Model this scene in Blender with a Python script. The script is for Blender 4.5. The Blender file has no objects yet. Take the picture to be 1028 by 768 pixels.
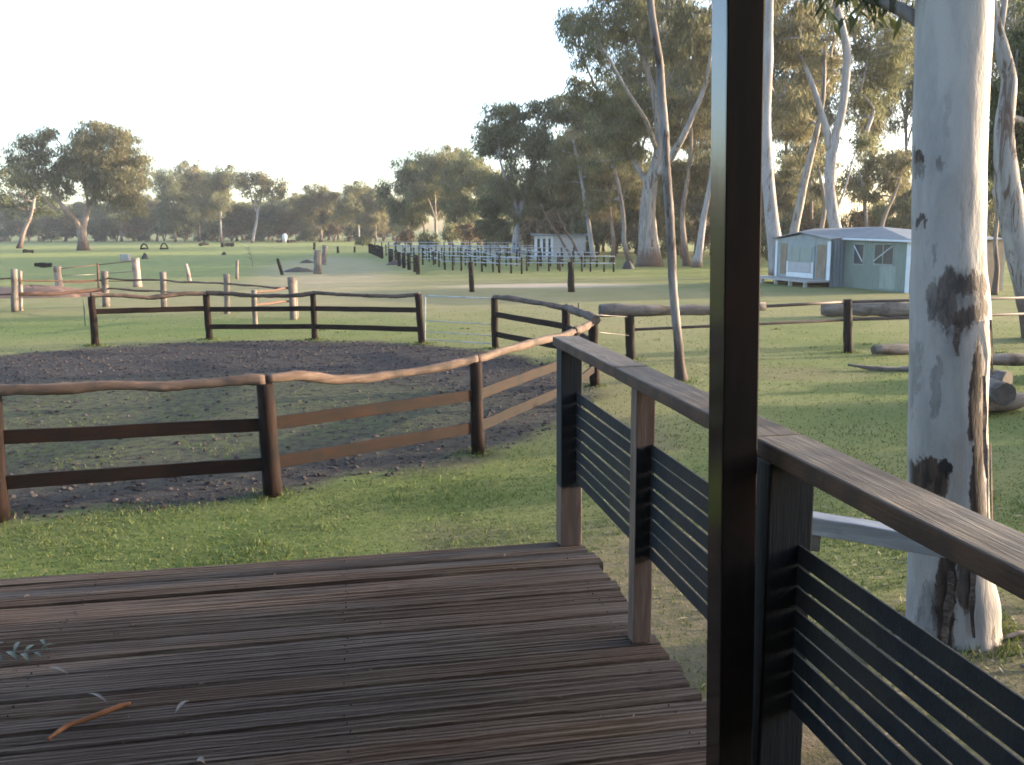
import bpy, math, random
import numpy as np
from mathutils import Vector, Matrix, Euler

R = math.radians
SC = bpy.context.scene
COL = SC.collection
rnd = random.Random(7)

# ------------------------------------------------------------------ camera
F = 930.0            # focal length in photo pixels (photo 1028 x 768)
H = 2.5              # eye above the paddock
DECK = 0.95          # deck boards above the paddock
CAMR = (Euler((R(90.0 - 9.40), 0, 0)).to_matrix() @ Matrix.Rotation(R(-0.4), 3, 'Z'))

def ray(px, py):
    return CAMR @ Vector(((px - 514.0) / F, (384.0 - py) / F, -1.0))

def gp(px, py, z=0.0):
    d = ray(px, py); t = (z - H) / d.z
    return Vector((0, 0, H)) + d * t

def dp(px, py, Y):
    d = ray(px, py); t = Y / d.y
    return Vector((0, 0, H)) + d * t

cam_d = bpy.data.cameras.new("camera")
cam = bpy.data.objects.new("camera", cam_d); COL.objects.link(cam)
cam.matrix_world = Matrix.Translation((0, 0, H)) @ CAMR.to_4x4()
cam_d.sensor_width = 36.0
cam_d.lens = 36.0 * F / 1028.0
cam_d.clip_start = 0.05; cam_d.clip_end = 5000
SC.camera = cam

# ------------------------------------------------------------------ node helpers
def new_mat(name):
    m = bpy.data.materials.new(name); m.use_nodes = True
    nt = m.node_tree
    for n in list(nt.nodes): nt.nodes.remove(n)
    out = nt.nodes.new('ShaderNodeOutputMaterial')
    b = nt.nodes.new('ShaderNodeBsdfPrincipled')
    nt.links.new(b.outputs[0], out.inputs[0])
    return m, nt, b, out

class NT:
    def __init__(s, nt): s.nt = nt
    def n(s, t, **kw):
        x = s.nt.nodes.new('ShaderNode' + t)
        for k, v in kw.items(): setattr(x, k, v)
        return x
    def l(s, a, b): s.nt.links.new(a, b)
    def put(s, sock, v):
        if hasattr(v, 'default_value') and hasattr(v, 'links'): s.l(v, sock)
        else:
            if isinstance(v, (tuple, list)) and len(v) == 3 and sock.type == 'RGBA': v = (*v, 1)
            sock.default_value = v
    def noise(s, vec, scale, detail=4, rough=0.55, dist=0.0):
        x = s.n('TexNoise'); s.put(x.inputs['Vector'], vec)
        x.inputs['Scale'].default_value = scale; x.inputs['Detail'].default_value = detail
        x.inputs['Roughness'].default_value = rough; x.inputs['Distortion'].default_value = dist
        return x.outputs[0]
    def ramp(s, v, a, b, lo=0.0, hi=1.0):
        x = s.n('MapRange'); x.interpolation_type = 'SMOOTHSTEP'
        s.put(x.inputs[0], v); x.inputs[1].default_value = a; x.inputs[2].default_value = b
        x.inputs[3].default_value = lo; x.inputs[4].default_value = hi
        return x.outputs[0]
    def mix(s, f, a, b):
        x = s.n('MixRGB'); s.put(x.inputs[0], f); s.put(x.inputs[1], a); s.put(x.inputs[2], b)
        return x.outputs[0]
    def math(s, op, a, b=0.0):
        x = s.n('Math', operation=op); s.put(x.inputs[0], a); s.put(x.inputs[1], b)
        return x.outputs[0]
    def mapping(s, vec, scale=(1, 1, 1), loc=(0, 0, 0), rot=(0, 0, 0), typ='POINT'):
        x = s.n('Mapping', vector_type=typ); s.put(x.inputs[0], vec)
        if typ == 'POINT' or typ == 'TEXTURE': x.inputs[1].default_value = loc
        x.inputs[2].default_value = rot; x.inputs[3].default_value = scale
        return x.outputs[0]
    def bump(s, h, strength, dist=0.02):
        x = s.n('Bump'); s.put(x.inputs['Height'], h)
        x.inputs['Strength'].default_value = strength; x.inputs['Distance'].default_value = dist
        return x.outputs[0]
    def ellipse(s, vec, cx, cy, rx, ry, rot=0.0, soft=0.35):
        m = s.mapping(vec, scale=(rx, ry, 1e6), loc=(cx, cy, 0), rot=(0, 0, rot), typ='TEXTURE')
        v = s.n('VectorMath', operation='LENGTH'); s.l(m, v.inputs[0])
        return s.ramp(v.outputs['Value'], 1 + soft, 1 - soft)

def wood(name, c1, c2, c3=None, rough=0.75, grain=9.0, bump=0.35, spec=0.3, stretch=0.12, varr=0.35):
    """grain runs along the object's own X axis"""
    m, nt, b, out = new_mat(name); t = NT(nt)
    tc = t.n('TexCoord').outputs['Object']
    oi = t.n('ObjectInfo').outputs['Random']
    off = t.n('VectorMath', operation='ADD'); t.l(tc, off.inputs[0])
    cx = t.n('CombineXYZ'); t.l(t.math('MULTIPLY', oi, 37.0), cx.inputs[0]); t.l(t.math('MULTIPLY', oi, 11.0), cx.inputs[1])
    t.l(cx.outputs[0], off.inputs[1])
    v = t.mapping(off.outputs[0], scale=(stretch * grain, grain, grain))
    n1 = t.noise(v, 3.0, 6, 0.65, 0.4)
    n2 = t.noise(off.outputs[0], 2.3, 4, 0.6)
    col = t.mix(t.ramp(n1, 0.35, 0.68), c1, c2)
    if c3: col = t.mix(t.ramp(n2, 0.48, 0.66), col, c3)
    hsv = t.n('HueSaturation'); t.l(col, hsv.inputs['Color'])
    t.l(t.math('ADD', t.math('MULTIPLY', oi, varr), 1.0 - varr / 2), hsv.inputs['Value'])
    t.l(hsv.outputs[0], b.inputs['Base Color'])
    b.inputs['Roughness'].default_value = rough
    b.inputs['Specular IOR Level'].default_value = spec
    fine = t.noise(t.mapping(off.outputs[0], scale=(stretch * grain * 2, grain * 5, grain * 5)), 4.0, 3, 0.6)
    t.l(t.bump(t.math('ADD', n1, t.math('MULTIPLY', fine, 0.5)), bump, 0.01), b.inputs['Normal'])
    return m

def plain(name, c, rough=0.6, metal=0.0, spec=0.4, c2=None, scale=3.0, bump=0.0):
    m, nt, b, out = new_mat(name); t = NT(nt)
    tc = t.n('TexCoord').outputs['Object']
    n = t.noise(tc, scale, 5, 0.65)
    c2 = c2 or tuple(x * 0.65 for x in c)
    t.l(t.mix(t.ramp(n, 0.3, 0.75), c, c2), b.inputs['Base Color'])
    b.inputs['Roughness'].default_value = rough; b.inputs['Metallic'].default_value = metal
    b.inputs['Specular IOR Level'].default_value = spec
    if bump: t.l(t.bump(t.noise(tc, scale * 4, 5, 0.7), bump, 0.02), b.inputs['Normal'])
    return m

def leaf_mat(name, dark, mid, light, transl=0.3):
    m, nt, b, out = new_mat(name); t = NT(nt)
    g = t.n('NewGeometry')
    rpi = g.outputs['Random Per Island']
    tc = t.n('TexCoord').outputs['Object']
    n = t.noise(tc, 0.45, 3, 0.6)
    f = t.math('ADD', t.math('MULTIPLY', rpi, 0.55), t.math('MULTIPLY', t.ramp(n, 0.3, 0.7), 0.45))
    col = t.mix(t.ramp(f, 0.1, 0.55), dark, mid)
    col = t.mix(t.ramp(f, 0.55, 0.95), col, light)
    t.l(col, b.inputs['Base Color']); b.inputs['Roughness'].default_value = 0.6
    b.inputs['Specular IOR Level'].default_value = 0.25
    tr = t.n('BsdfTranslucent'); t.l(col, tr.inputs[0])
    mx = t.n('MixShader'); mx.inputs[0].default_value = transl
    t.l(b.outputs[0], mx.inputs[1]); t.l(tr.outputs[0], mx.inputs[2]); t.l(mx.outputs[0], out.inputs[0])
    return m

def bark_mat(name, pale, grey, brown, foot=1.5, foot_amt=1.0, amount=0.56):
    """smooth gum bark with long vertical streaks, a rough brown foot"""
    m, nt, b, out = new_mat(name); t = NT(nt)
    tc = t.n('TexCoord').outputs['Object']
    v = t.mapping(tc, scale=(1, 1, 0.22))
    n1 = t.noise(v, 3.2, 5, 0.6, 0.5)
    n2 = t.noise(t.mapping(tc, scale=(1, 1, 0.12)), 6.0, 5, 0.7, 0.8)
    col = t.mix(t.ramp(n1, 0.38, 0.66), pale, grey)
    col = t.mix(t.ramp(n2, amount, amount + 0.1), col, brown)
    sep = t.n('SeparateXYZ'); t.l(tc, sep.inputs[0])
    z = t.math('ADD', sep.outputs[2], t.math('MULTIPLY', t.math('SUBTRACT', n2, 0.5), foot * 2.4))
    col = t.mix(t.math('MULTIPLY', t.ramp(z, foot, foot * 0.3), foot_amt), col, brown)
    t.l(col, b.inputs['Base Color']); b.inputs['Roughness'].default_value = 0.8
    b.inputs['Specular IOR Level'].default_value = 0.2
    t.l(t.bump(t.noise(v, 9, 5, 0.7), 0.5, 0.04), b.inputs['Normal'])
    return m

# ------------------------------------------------------------------ object helpers
def tag(o, label=None, cat=None, group=None, kind=None):
    if label: o['label'] = label
    if cat: o['category'] = cat
    if group: o['group'] = group
    if kind: o['kind'] = kind
    return o

def empty(name, loc, label, cat, group=None):
    o = bpy.data.objects.new(name, None); COL.objects.link(o)
    o.location = loc; o.empty_display_size = 0.2
    return tag(o, label, cat, group)

def mesh_np(name, verts, faces, smooth=False):
    """verts (n,3), faces: list of lists or (m,k) array"""
    me = bpy.data.meshes.new(name)
    verts = np.asarray(verts, dtype=np.float32)
    if isinstance(faces, np.ndarray):
        m, k = faces.shape
        me.vertices.add(len(verts)); me.vertices.foreach_set('co', verts.ravel())
        me.loops.add(m * k); me.loops.foreach_set('vertex_index', faces.astype(np.int32).ravel())
        me.polygons.add(m)
        me.polygons.foreach_set('loop_start', np.arange(0, m * k, k, dtype=np.int32))
        me.polygons.foreach_set('loop_total', np.full(m, k, dtype=np.int32))
        me.update(calc_edges=True)
    else:
        me.from_pydata([tuple(v) for v in verts], [], faces); me.update()
    if smooth: me.polygons.foreach_set('use_smooth', np.ones(len(me.polygons), dtype=bool))
    return me

def link(name, me, mat, parent=None, loc=(0, 0, 0)):
    o = bpy.data.objects.new(name, me); COL.objects.link(o)
    if mat is not None and not me.materials: me.materials.append(mat)
    o.location = loc
    if parent is not None: o.parent = parent
    return o

class MB:
    def __init__(s): s.v = []; s.f = []
    def box(s, c, sx, sy, sz, M=None, bev=0.0):
        """box centred at c with full sizes, axes M (3x3)"""
        M = M or Matrix.Identity(3); c = Vector(c); b = len(s.v)
        for dz in (-.5, .5):
            for dx, dy in ((-.5, -.5), (.5, -.5), (.5, .5), (-.5, .5)):
                s.v.append(c + M @ Vector((dx * sx, dy * sy, dz * sz)))
        for q in ((3, 2, 1, 0), (4, 5, 6, 7), (0, 1, 5, 4), (1, 2, 6, 5), (2, 3, 7, 6), (3, 0, 4, 7)):
            s.f.append([b + i for i in q])
    def poly(s, pts, th=0.0, dirn=None):
        """polygon, extruded by th against dirn"""
        pts = [Vector(p) for p in pts]; b = len(s.v); n = len(pts)
        s.v += pts; s.f.append([b + i for i in range(n)])
        if th:
            d = Vector(dirn) * th
            s.v += [p + d for p in pts]
            s.f.append([b + n + i for i in reversed(range(n))])
            for i in range(n):
                j = (i + 1) % n
                s.f.append([b + i, b + n + i, b + n + j, b + j])
    def tube(s, pts, rad, sides=8, caps=True, jit=0.0, rg=rnd):
        pts = [Vector(p) for p in pts]; n = len(pts); b = len(s.v)
        up = None
        for i, p in enumerate(pts):
            d = (pts[min(i + 1, n - 1)] - pts[max(i - 1, 0)]).normalized()
            if up is None:
                up = d.orthogonal().normalized()
            up = (up - d * up.dot(d)); up = up.normalized() if up.length > 1e-6 else d.orthogonal().normalized()
            w = d.cross(up)
            r = rad[i] if hasattr(rad, '__len__') else rad
            for k in range(sides):
                a = 2 * math.pi * k / sides
                rr = r * (1 + (rg.uniform(-jit, jit) if jit else 0))
                s.v.append(p + (up * math.cos(a) + w * math.sin(a)) * rr)
        for i in range(n - 1):
            for k in range(sides):
                k2 = (k + 1) % sides
                s.f.append([b + i * sides + k, b + i * sides + k2, b + (i + 1) * sides + k2, b + (i + 1) * sides + k])
        if caps:
            s.f.append([b + k for k in reversed(range(sides))])
            s.f.append([b + (n - 1) * sides + k for k in range(sides)])
    def build(s, name, mat, parent=None, smooth=False, bevel=0.0, origin=None):
        org = Vector(origin) if origin is not None else (parent.location.copy() if parent is not None and parent.parent is None else Vector((0, 0, 0)))
        if parent is not None and parent.parent is not None and origin is None:
            org = parent.parent.location + parent.location
        me = bpy.data.meshes.new(name)
        me.from_pydata([tuple(Vector(v) - org) for v in s.v], [], s.f); me.update()
        if smooth: me.polygons.foreach_set('use_smooth', [len(p.vertices) == 4 for p in me.polygons])
        o = link(name, me, mat, parent)
        if parent is None: o.location = org
        if bevel: add_bevel(o, bevel)
        return o

def add_bevel(o, w, seg=2):
    md = o.modifiers.new('bevel', 'BEVEL'); md.width = w; md.segments = seg; md.limit_method = 'ANGLE'
    return o

def frame_along(p0, p1, up=Vector((0, 0, 1))):
    x = (Vector(p1) - Vector(p0)); L = x.length; x = x / L
    y = Vector(up).cross(x)
    if y.length < 1e-3: y = Vector((0, 1, 0)).cross(x)
    y.normalize(); z = x.cross(y)
    return Matrix((x, y, z)).transposed(), L

def bar(name, p0, p1, w, h, mat, parent, up=(0, 0, 1), bevel=0.004, seg=1, wob=0.0, rg=rnd):
    """sawn timber from p0 to p1, width w (sideways), height h (along up); local X is its length"""
    p0 = Vector(p0); p1 = Vector(p1)
    M, L = frame_along(p0, p1, Vector(up))
    v = []; f = []
    for i in range(seg + 1):
        ox = rg.uniform(-wob, wob); oz = rg.uniform(-wob, wob)
        for dy, dz in ((-.5, -.5), (.5, -.5), (.5, .5), (-.5, .5)):
            v.append((L * i / seg, dy * w + ox, dz * h + oz))
    for i in range(seg):
        for k in range(4):
            k2 = (k + 1) % 4
            f.append([4 * i + k, 4 * i + k2, 4 * i + 4 + k2, 4 * i + 4 + k])
    f.append([3, 2, 1, 0]); f.append([4 * seg + k for k in range(4)])
    me = bpy.data.meshes.new(name); me.from_pydata(v, [], f); me.update()
    me.materials.append(mat)
    o = bpy.data.objects.new(name, me); COL.objects.link(o)
    base = parent.location if parent is not None else Vector((0, 0, 0))
    o.matrix_local = Matrix.Translation(p0 - base) @ M.to_4x4()
    if parent is not None: o.parent = parent
    if bevel: add_bevel(o, bevel)
    return o

def log(name, pts, rad, mat, parent, sides=12, wob=0.0, bumpy=0.08, n=None, rg=rnd, endmat=None, rough=.03):
    """rough round timber through pts; local X along its length"""
    pts = [Vector(p) for p in pts]
    M, L0 = frame_along(pts[0], pts[-1])
    inv = M.inverted()
    lp = [inv @ (p - pts[0]) for p in pts]
    # resample
    seglen = [(lp[i + 1] - lp[i]).length for i in range(len(lp) - 1)]; T = sum(seglen)
    n = n or max(8, int(T / 0.16))
    cs = []; rs = []
    ph = [rg.uniform(0, 6.28) for _ in range(6)]
    for i in range(n + 1):
        s = T * i / n; k = 0; a = s
        while k < len(seglen) - 1 and a > seglen[k]: a -= seglen[k]; k += 1
        p = lp[k].lerp(lp[k + 1], min(1, a / seglen[k]))
        r0 = rad[k] + (rad[k + 1] - rad[k]) * min(1, a / seglen[k]) if hasattr(rad, '__len__') else rad
        p = p + Vector((0, wob * math.sin(s * 2.1 + ph[0]) + wob * .5 * math.sin(s * 5.3 + ph[1]), wob * math.sin(s * 1.7 + ph[2]) + wob * .6 * math.sin(s * 4.1 + ph[3])))
        cs.append(p); rs.append(r0 * (1 + bumpy * math.sin(s * 3.3 + ph[4]) + bumpy * .8 * math.sin(s * 7.9 + ph[5])))
    knots = [(rg.randrange(2, max(3, n - 1)), rg.randrange(sides), rg.uniform(.12, .4)) for _ in range(max(1, n // 9))]
    v = []; f = []
    oval = [1 + rg.uniform(-bumpy, bumpy) for _ in range(sides)]
    for ci, (p, r) in enumerate(zip(cs, rs)):
        p = p + Vector((0, rg.uniform(-rough, rough) * r * 2, rg.uniform(-rough, rough) * r * 2))
        for k in range(sides):
            a = 2 * math.pi * k / sides
            rr = r * oval[k] * (1 + rg.uniform(-rough, rough))
            for (ki, kk, ka) in knots:
                dk = min((k - kk) % sides, (kk - k) % sides)
                if abs(ci - ki) <= 1 and dk <= 1: rr += r * ka * (.5 if dk or ci != ki else 1) * bumpy * 4
            v.append((p.x, p.y + rr * math.cos(a), p.z + rr * math.sin(a)))
    N = n + 1
    for i in range(n):
        for k in range(sides):
            k2 = (k + 1) % sides
            f.append([i * sides + k, i * sides + k2, (i + 1) * sides + k2, (i + 1) * sides + k])
    nf = len(f)
    f.append([k for k in reversed(range(sides))]); f.append([n * sides + k for k in range(sides)])
    me = bpy.data.meshes.new(name); me.from_pydata(v, [], f); me.update()
    me.materials.append(mat)
    if endmat: me.materials.append(endmat)
    for i, p in enumerate(me.polygons):
        p.use_smooth = i < nf
        if endmat and i >= nf: p.material_index = 1
    o = bpy.data.objects.new(name, me); COL.objects.link(o)
    base = parent.location if parent is not None else Vector((0, 0, 0))
    o.matrix_local = Matrix.Translation(pts[0] - base) @ M.to_4x4()
    if parent is not None: o.parent = parent
    return o

# ------------------------------------------------------------------ materials
M = {}
M['deck'] = None
M['black_paint'] = wood('black_paint', (0.011, 0.0125, 0.0155), (0.018, 0.020, 0.024), (0.026, 0.023, 0.022), rough=0.55, bump=0.25, spec=0.15)
M['gloss_post'] = wood('gloss_post', (0.004, 0.003, 0.003), (0.010, 0.006, 0.005), (0.016, 0.008, 0.006), rough=0.13, bump=0.03, spec=0.5, varr=0.05)
M['cap'] = wood('cap', (0.066, 0.054, 0.046), (0.112, 0.098, 0.088), (0.05, 0.037, 0.03), rough=0.8, bump=0.5)
_nt = M['cap'].node_tree; _t = NT(_nt); _b = _nt.nodes['Principled BSDF']; _src = _b.inputs['Base Color'].links[0].from_socket
_sp = _t.n('SeparateXYZ'); _t.l(_t.n('NewGeometry').outputs['Normal'], _sp.inputs[0])
_br = _t.mix(_t.ramp(_t.noise(_t.n('TexCoord').outputs['Object'], 9, 4, .6), .35, .65), (0.088, 0.045, 0.026), (0.055, 0.030, 0.02))
_t.l(_t.mix(_t.ramp(_sp.outputs[2], .35, .8), _br, _src), _b.inputs['Base Color'])     # grey sun-bleached top, browner sawn sides
M['pen_post'] = wood('pen_post', (0.009, 0.0055, 0.0045), (0.018, 0.009, 0.007), (0.006, 0.004, 0.004), rough=0.8, spec=0.1)
M['pen_board'] = wood('pen_board', (0.008, 0.005, 0.0045), (0.0165, 0.0068, 0.004), (0.006, 0.0042, 0.004), rough=0.75, spec=0.12, varr=0.5)
M['pen_log'] = wood('pen_log', (0.060, 0.037, 0.027), (0.115, 0.078, 0.060), (0.04, 0.028, 0.022), rough=0.85, grain=5, bump=0.8)
M['grey_log'] = wood('grey_log', (0.10, 0.080, 0.067), (0.18, 0.15, 0.13), (0.06, 0.045, 0.035), rough=0.9, grain=4, bump=0.9)
M['log_end'] = plain('log_end', (0.075, 0.058, 0.048), 0.9, c2=(0.035, 0.027, 0.023), scale=9)
M['rustic'] = wood('rustic', (0.105, 0.084, 0.07), (0.185, 0.155, 0.132), (0.08, 0.064, 0.054), rough=0.9, grain=4, bump=0.9)
M['pale_post'] = wood('pale_post', (0.18, 0.135, 0.112), (0.27, 0.22, 0.19), (0.12, 0.08, 0.06), rough=0.9, grain=4, bump=0.7)
M['rust'] = plain('rust', (0.10, 0.048, 0.03), 0.8, c2=(0.055, 0.03, 0.02), scale=6)
M['galv'] = plain('galv', (0.36, 0.38, 0.41), 0.5, 0.3, c2=(0.17, 0.185, 0.21), scale=4)
M['wire'] = plain('wire', (0.18, 0.16, 0.15), 0.5, 0.7)
M['dark_pipe'] = plain('dark_pipe', (0.05, 0.03, 0.024), 0.6, 0.0, c2=(0.09, 0.045, 0.03), scale=5)
M['dark_post'] = wood('dark_post', (0.008, 0.007, 0.0065), (0.016, 0.012, 0.010), rough=0.8, spec=0.1)
M['white_beam'] = wood('white_beam', (0.26, 0.25, 0.25), (0.40, 0.39, 0.39), (0.15, 0.13, 0.12), rough=0.85, grain=7)
M['steel_green'] = plain('steel_green', (0.05, 0.09, 0.06), 0.6)
M['shed_green'] = plain('shed_green', (0.125, 0.155, 0.132), 0.6, c2=(0.105, 0.135, 0.113), scale=1.2)
M['shed_pale'] = plain('shed_pale', (0.19, 0.22, 0.19), 0.6, c2=(0.17, 0.195, 0.17))
M['shed_blue'] = plain('shed_blue', (0.115, 0.145, 0.170), 0.55, c2=(0.090, 0.120, 0.140))
M['shed_grey'] = plain('shed_grey', (0.20, 0.225, 0.23), 0.55, c2=(0.17, 0.19, 0.195))
M['iron_roof'] = plain('iron_roof', (0.165, 0.18, 0.195), 0.55, 0.2, c2=(0.13, 0.142, 0.155), scale=2)
M['white_trim'] = plain('white_trim', (0.504, 0.511, 0.525), 0.5, c2=(0.420, 0.420, 0.434))
for _k in ('shed_green', 'shed_pale', 'shed_blue', 'shed_grey'):
    _nt = M[_k].node_tree; _t = NT(_nt); _b = _nt.nodes['Principled BSDF']; _src = _b.inputs['Base Color'].links[0].from_socket
    _p = _t.n('NewGeometry').outputs['Position']; _dt = _t.n('VectorMath', operation='DOT_PRODUCT'); _t.l(_p, _dt.inputs[0])
    _dt.inputs[1].default_value = (.26 * 40, -.966 * 40, 0) if _k != 'shed_blue' else (.966 * 40, .26 * 40, 0)
    _w = _t.math('SINE', _dt.outputs['Value'])
    _t.l(_t.bump(_w, .5, .02), _b.inputs['Normal'])
    _st = _t.noise(_t.mapping(_p, scale=(3, 3, .5)), 1.6, 5, .65)
    _t.l(_t.mix(_t.math('MULTIPLY', _t.ramp(_st, .5, .7), .35), _src, (0.06, 0.065, 0.06)), _b.inputs['Base Color'])
M['tan_board'] = plain('tan_board', (0.180, 0.132, 0.090), 0.7)
M['glass_dark'] = plain('glass_dark', (0.03, 0.035, 0.04), 0.12, spec=0.6, c2=(0.05, 0.055, 0.06))
M['hut_wall'] = plain('hut_wall', (0.300, 0.288, 0.282), 0.7, c2=(0.252, 0.240, 0.240))
M['concrete'] = plain('concrete', (0.30, 0.28, 0.26), 0.9, c2=(0.22, 0.2, 0.18), bump=0.4)
M['tyre'] = plain('tyre', (0.02, 0.02, 0.022), 0.75)
M['earth'] = plain('earth', (0.20, 0.115, 0.08), 0.95, c2=(0.14, 0.08, 0.055), scale=1.5, bump=0.8)
M['stick'] = wood('stick', (0.115, 0.045, 0.019), (0.17, 0.078, 0.036), (0.06, 0.025, 0.012), rough=0.7, grain=14)
M['dry_leaf'] = plain('dry_leaf', (0.22, 0.20, 0.18), 0.7, c2=(0.14, 0.11, 0.085), scale=20)
M['sprig_leaf'] = plain('sprig_leaf', (0.085, 0.09, 0.06), 0.6, c2=(0.045, 0.055, 0.03), scale=14)
M['leaf_a'] = leaf_mat('leaf_a', (0.068, 0.078, 0.036), (0.132, 0.136, 0.066), (0.20, 0.182, 0.096), .5)
M['leaf_b'] = leaf_mat('leaf_b', (0.076, 0.077, 0.036), (0.150, 0.140, 0.070), (0.24, 0.20, 0.108), .5)
M['leaf_c'] = leaf_mat('leaf_c', (0.054, 0.070, 0.033), (0.106, 0.120, 0.057), (0.17, 0.172, 0.09), .5)
M['leaf_d'] = leaf_mat('leaf_d', (0.05, 0.035, 0.022), (0.12, 0.085, 0.045), (0.20, 0.14, 0.075))
M['shed_bark'] = wood('shed_bark', (0.05, 0.032, 0.024), (0.14, 0.10, 0.078), (0.03, 0.02, 0.016), rough=0.9, grain=12)
M['leaf_dark'] = leaf_mat('leaf_dark', (0.022, 0.032, 0.014), (0.045, 0.058, 0.025), (0.075, 0.085, 0.04), .3)
M['bark'] = bark_mat('bark', (0.24, 0.215, 0.20), (0.155, 0.14, 0.13), (0.08, 0.052, 0.04), amount=.52)
M['bark_pale'] = bark_mat('bark_pale', (0.26, 0.243, 0.243), (0.19, 0.176, 0.176), (0.11, 0.075, 0.06), foot=0.6, amount=0.56)
M['bark_warm'] = bark_mat('bark_warm', (0.23, 0.18, 0.15), (0.15, 0.112, 0.095), (0.07, 0.048, 0.037), foot=2.2)
M['bark_slim'] = bark_mat('bark_slim', (0.17, 0.148, 0.138), (0.095, 0.08, 0.074), (0.045, 0.03, 0.024), foot=1.0, amount=0.5)

# ------------------------------------------------------------------ ground
def ground_material():
    m, nt, b, out = new_mat('paddock'); t = NT(nt)
    pos = t.n('NewGeometry').outputs['Position']
    big = t.noise(pos, 0.12, 4, 0.6)
    med = t.noise(pos, 0.7, 5, 0.65)
    fin = t.noise(pos, 7.0, 5, 0.7)
    vf = t.noise(pos, 45.0, 4, 0.7)
    # warped position for ragged edges
    nz = t.n('TexNoise'); t.l(pos, nz.inputs['Vector']); nz.inputs['Scale'].default_value = 0.9; nz.inputs['Detail'].default_value = 5
    sub = t.n('VectorMath', operation='SUBTRACT'); t.l(nz.outputs['Color'], sub.inputs[0]); sub.inputs[1].default_value = (.5, .5, .5)
    scl = t.n('VectorMath', operation='SCALE'); t.l(sub.outputs[0], scl.inputs[0]); scl.inputs['Scale'].default_value = 1.5
    wp = t.n('VectorMath', operation='ADD'); t.l(pos, wp.inputs[0]); t.l(scl.outputs[0], wp.inputs[1]); wp = wp.outputs[0]
    col = t.mix(t.ramp(med, 0.3, 0.7), (0.075, 0.105, 0.026), (0.115, 0.13, 0.042))
    col = t.mix(t.ramp(big, 0.45, 0.65), col, (0.15, 0.145, 0.06))
    col = t.mix(t.math('MULTIPLY', t.ramp(fin, 0.5, 0.75), 0.45), col, (0.19, 0.17, 0.085))
    # mown, drier flat in the middle distance and the track leading away
    def over(c, mask, colr, amt=1.0):
        return t.mix(t.math('MULTIPLY', mask, amt) if amt != 1.0 else mask, c, colr)
    col = over(col, t.ellipse(wp, -60, 130, 110, 95, 0.0, 0.25), t.mix(t.ramp(med, .3, .7), (0.165, 0.185, 0.052), (0.215, 0.215, 0.082)), .85)
    dry = (0.19, 0.165, 0.092)
    dm = t.math('MULTIPLY', t.ramp(med, 0.2, 0.7, 0.5, 1.0), 0.8)
    col = over(col, t.ellipse(wp, -11, 24.5, 7, 3.0, 0.0, 0.4), (0.078, 0.115, 0.028), .55)
    col = over(col, t.math('MULTIPLY', t.ellipse(wp, -8, 40, 15, 11, 0.0, 0.4), dm), dry)
    col = over(col, t.math('MULTIPLY', t.ellipse(wp, -12.5, 64, 4.2, 26, 0.19, 0.4), dm), (0.29, 0.235, 0.15))
    col = over(col, t.math('MULTIPLY', t.ellipse(wp, 5, 32, 14, 8, 0.0, 0.5), dm), dry, 0.7)
    col = over(col, t.ellipse(wp, 1.6, 41.5, 4.2, 1.6, 0.0, 0.45), (0.33, 0.27, 0.21), 0.75)
    col = over(col, t.math('MULTIPLY', t.ellipse(wp, 2.0, 21, 3.5, 9.0, 0.0, 0.5), dm), dry, 0.65)
    # round pen: churned dark ring, grass growing back in the middle
    soil = t.mix(t.ramp(fin, 0.3, 0.7), (0.019, 0.0165, 0.0158), (0.048, 0.042, 0.040))
    soil = t.mix(t.ramp(vf, 0.52, 0.66), soil, (0.085, 0.074, 0.066))
    soil = t.mix(t.ramp(t.noise(pos, 22.0, 4, .7), 0.55, 0.68), soil, (0.012, 0.010, 0.010))
    pen = t.ellipse(wp, -5.5, 14.5, 6.75, 6.75, 0.0, 0.05)
    mid = t.ellipse(wp, -5.0, 12.6, 4.6, 3.2, 0.1, 0.35)
    mid = t.math('MULTIPLY', mid, t.ramp(fin, 0.36, 0.6))
    penc = t.mix(t.math('MULTIPLY', mid, 0.6), soil, (0.075, 0.09, 0.032))
    col = t.mix(pen, col, penc)
    # trodden earth along the deck and under the big gum
    earth = t.mix(t.ramp(fin, 0.3, 0.7), (0.085, 0.064, 0.044), (0.14, 0.108, 0.074))
    em = t.ramp(fin, 0.25, 0.6, 0.55, 1.0)
    for (cx, cy, rx, ry, ro, am) in ((1.15, 5.2, 0.75, 2.3, 0.12, 0.85), (1.35, 9.5, 0.55, 3.0, 0.0, 0.6), (3.2, 5.2, 1.5, 1.0, 0.0, 0.8),
                                     (1.9, 3.0, 1.3, 1.4, 0, 0.9), (1.7, 15.5, 0.5, 3, 0.0, 0.35), (5.0, 16.0, 1.6, 0.8, 0, 0.45), (-0.3, 7.2, 0.45, 0.5, 0, 0.5)):
        col = over(col, t.math('MULTIPLY', t.ellipse(wp, cx, cy, rx, ry, ro, 0.45), em), earth, am)
    t.l(col, b.inputs['Base Color'])
    b.inputs['Roughness'].default_value = 0.95; b.inputs['Specular IOR Level'].default_value = 0.1
    hgt = t.math('ADD', t.math('MULTIPLY', fin, 0.6), t.math('MULTIPLY', vf, 0.35))
    t.l(t.bump(hgt, 0.6, 0.08), b.inputs['Normal'])
    return m

g = MB(); S = 1500.0
g.v += [Vector((-S, -400, 0)), Vector((S, -400, 0)), Vector((S, S, 0)), Vector((-S, S, 0))]; g.f.append([0, 1, 2, 3])
tag(g.build('ground', ground_material()), kind='structure')

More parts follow.
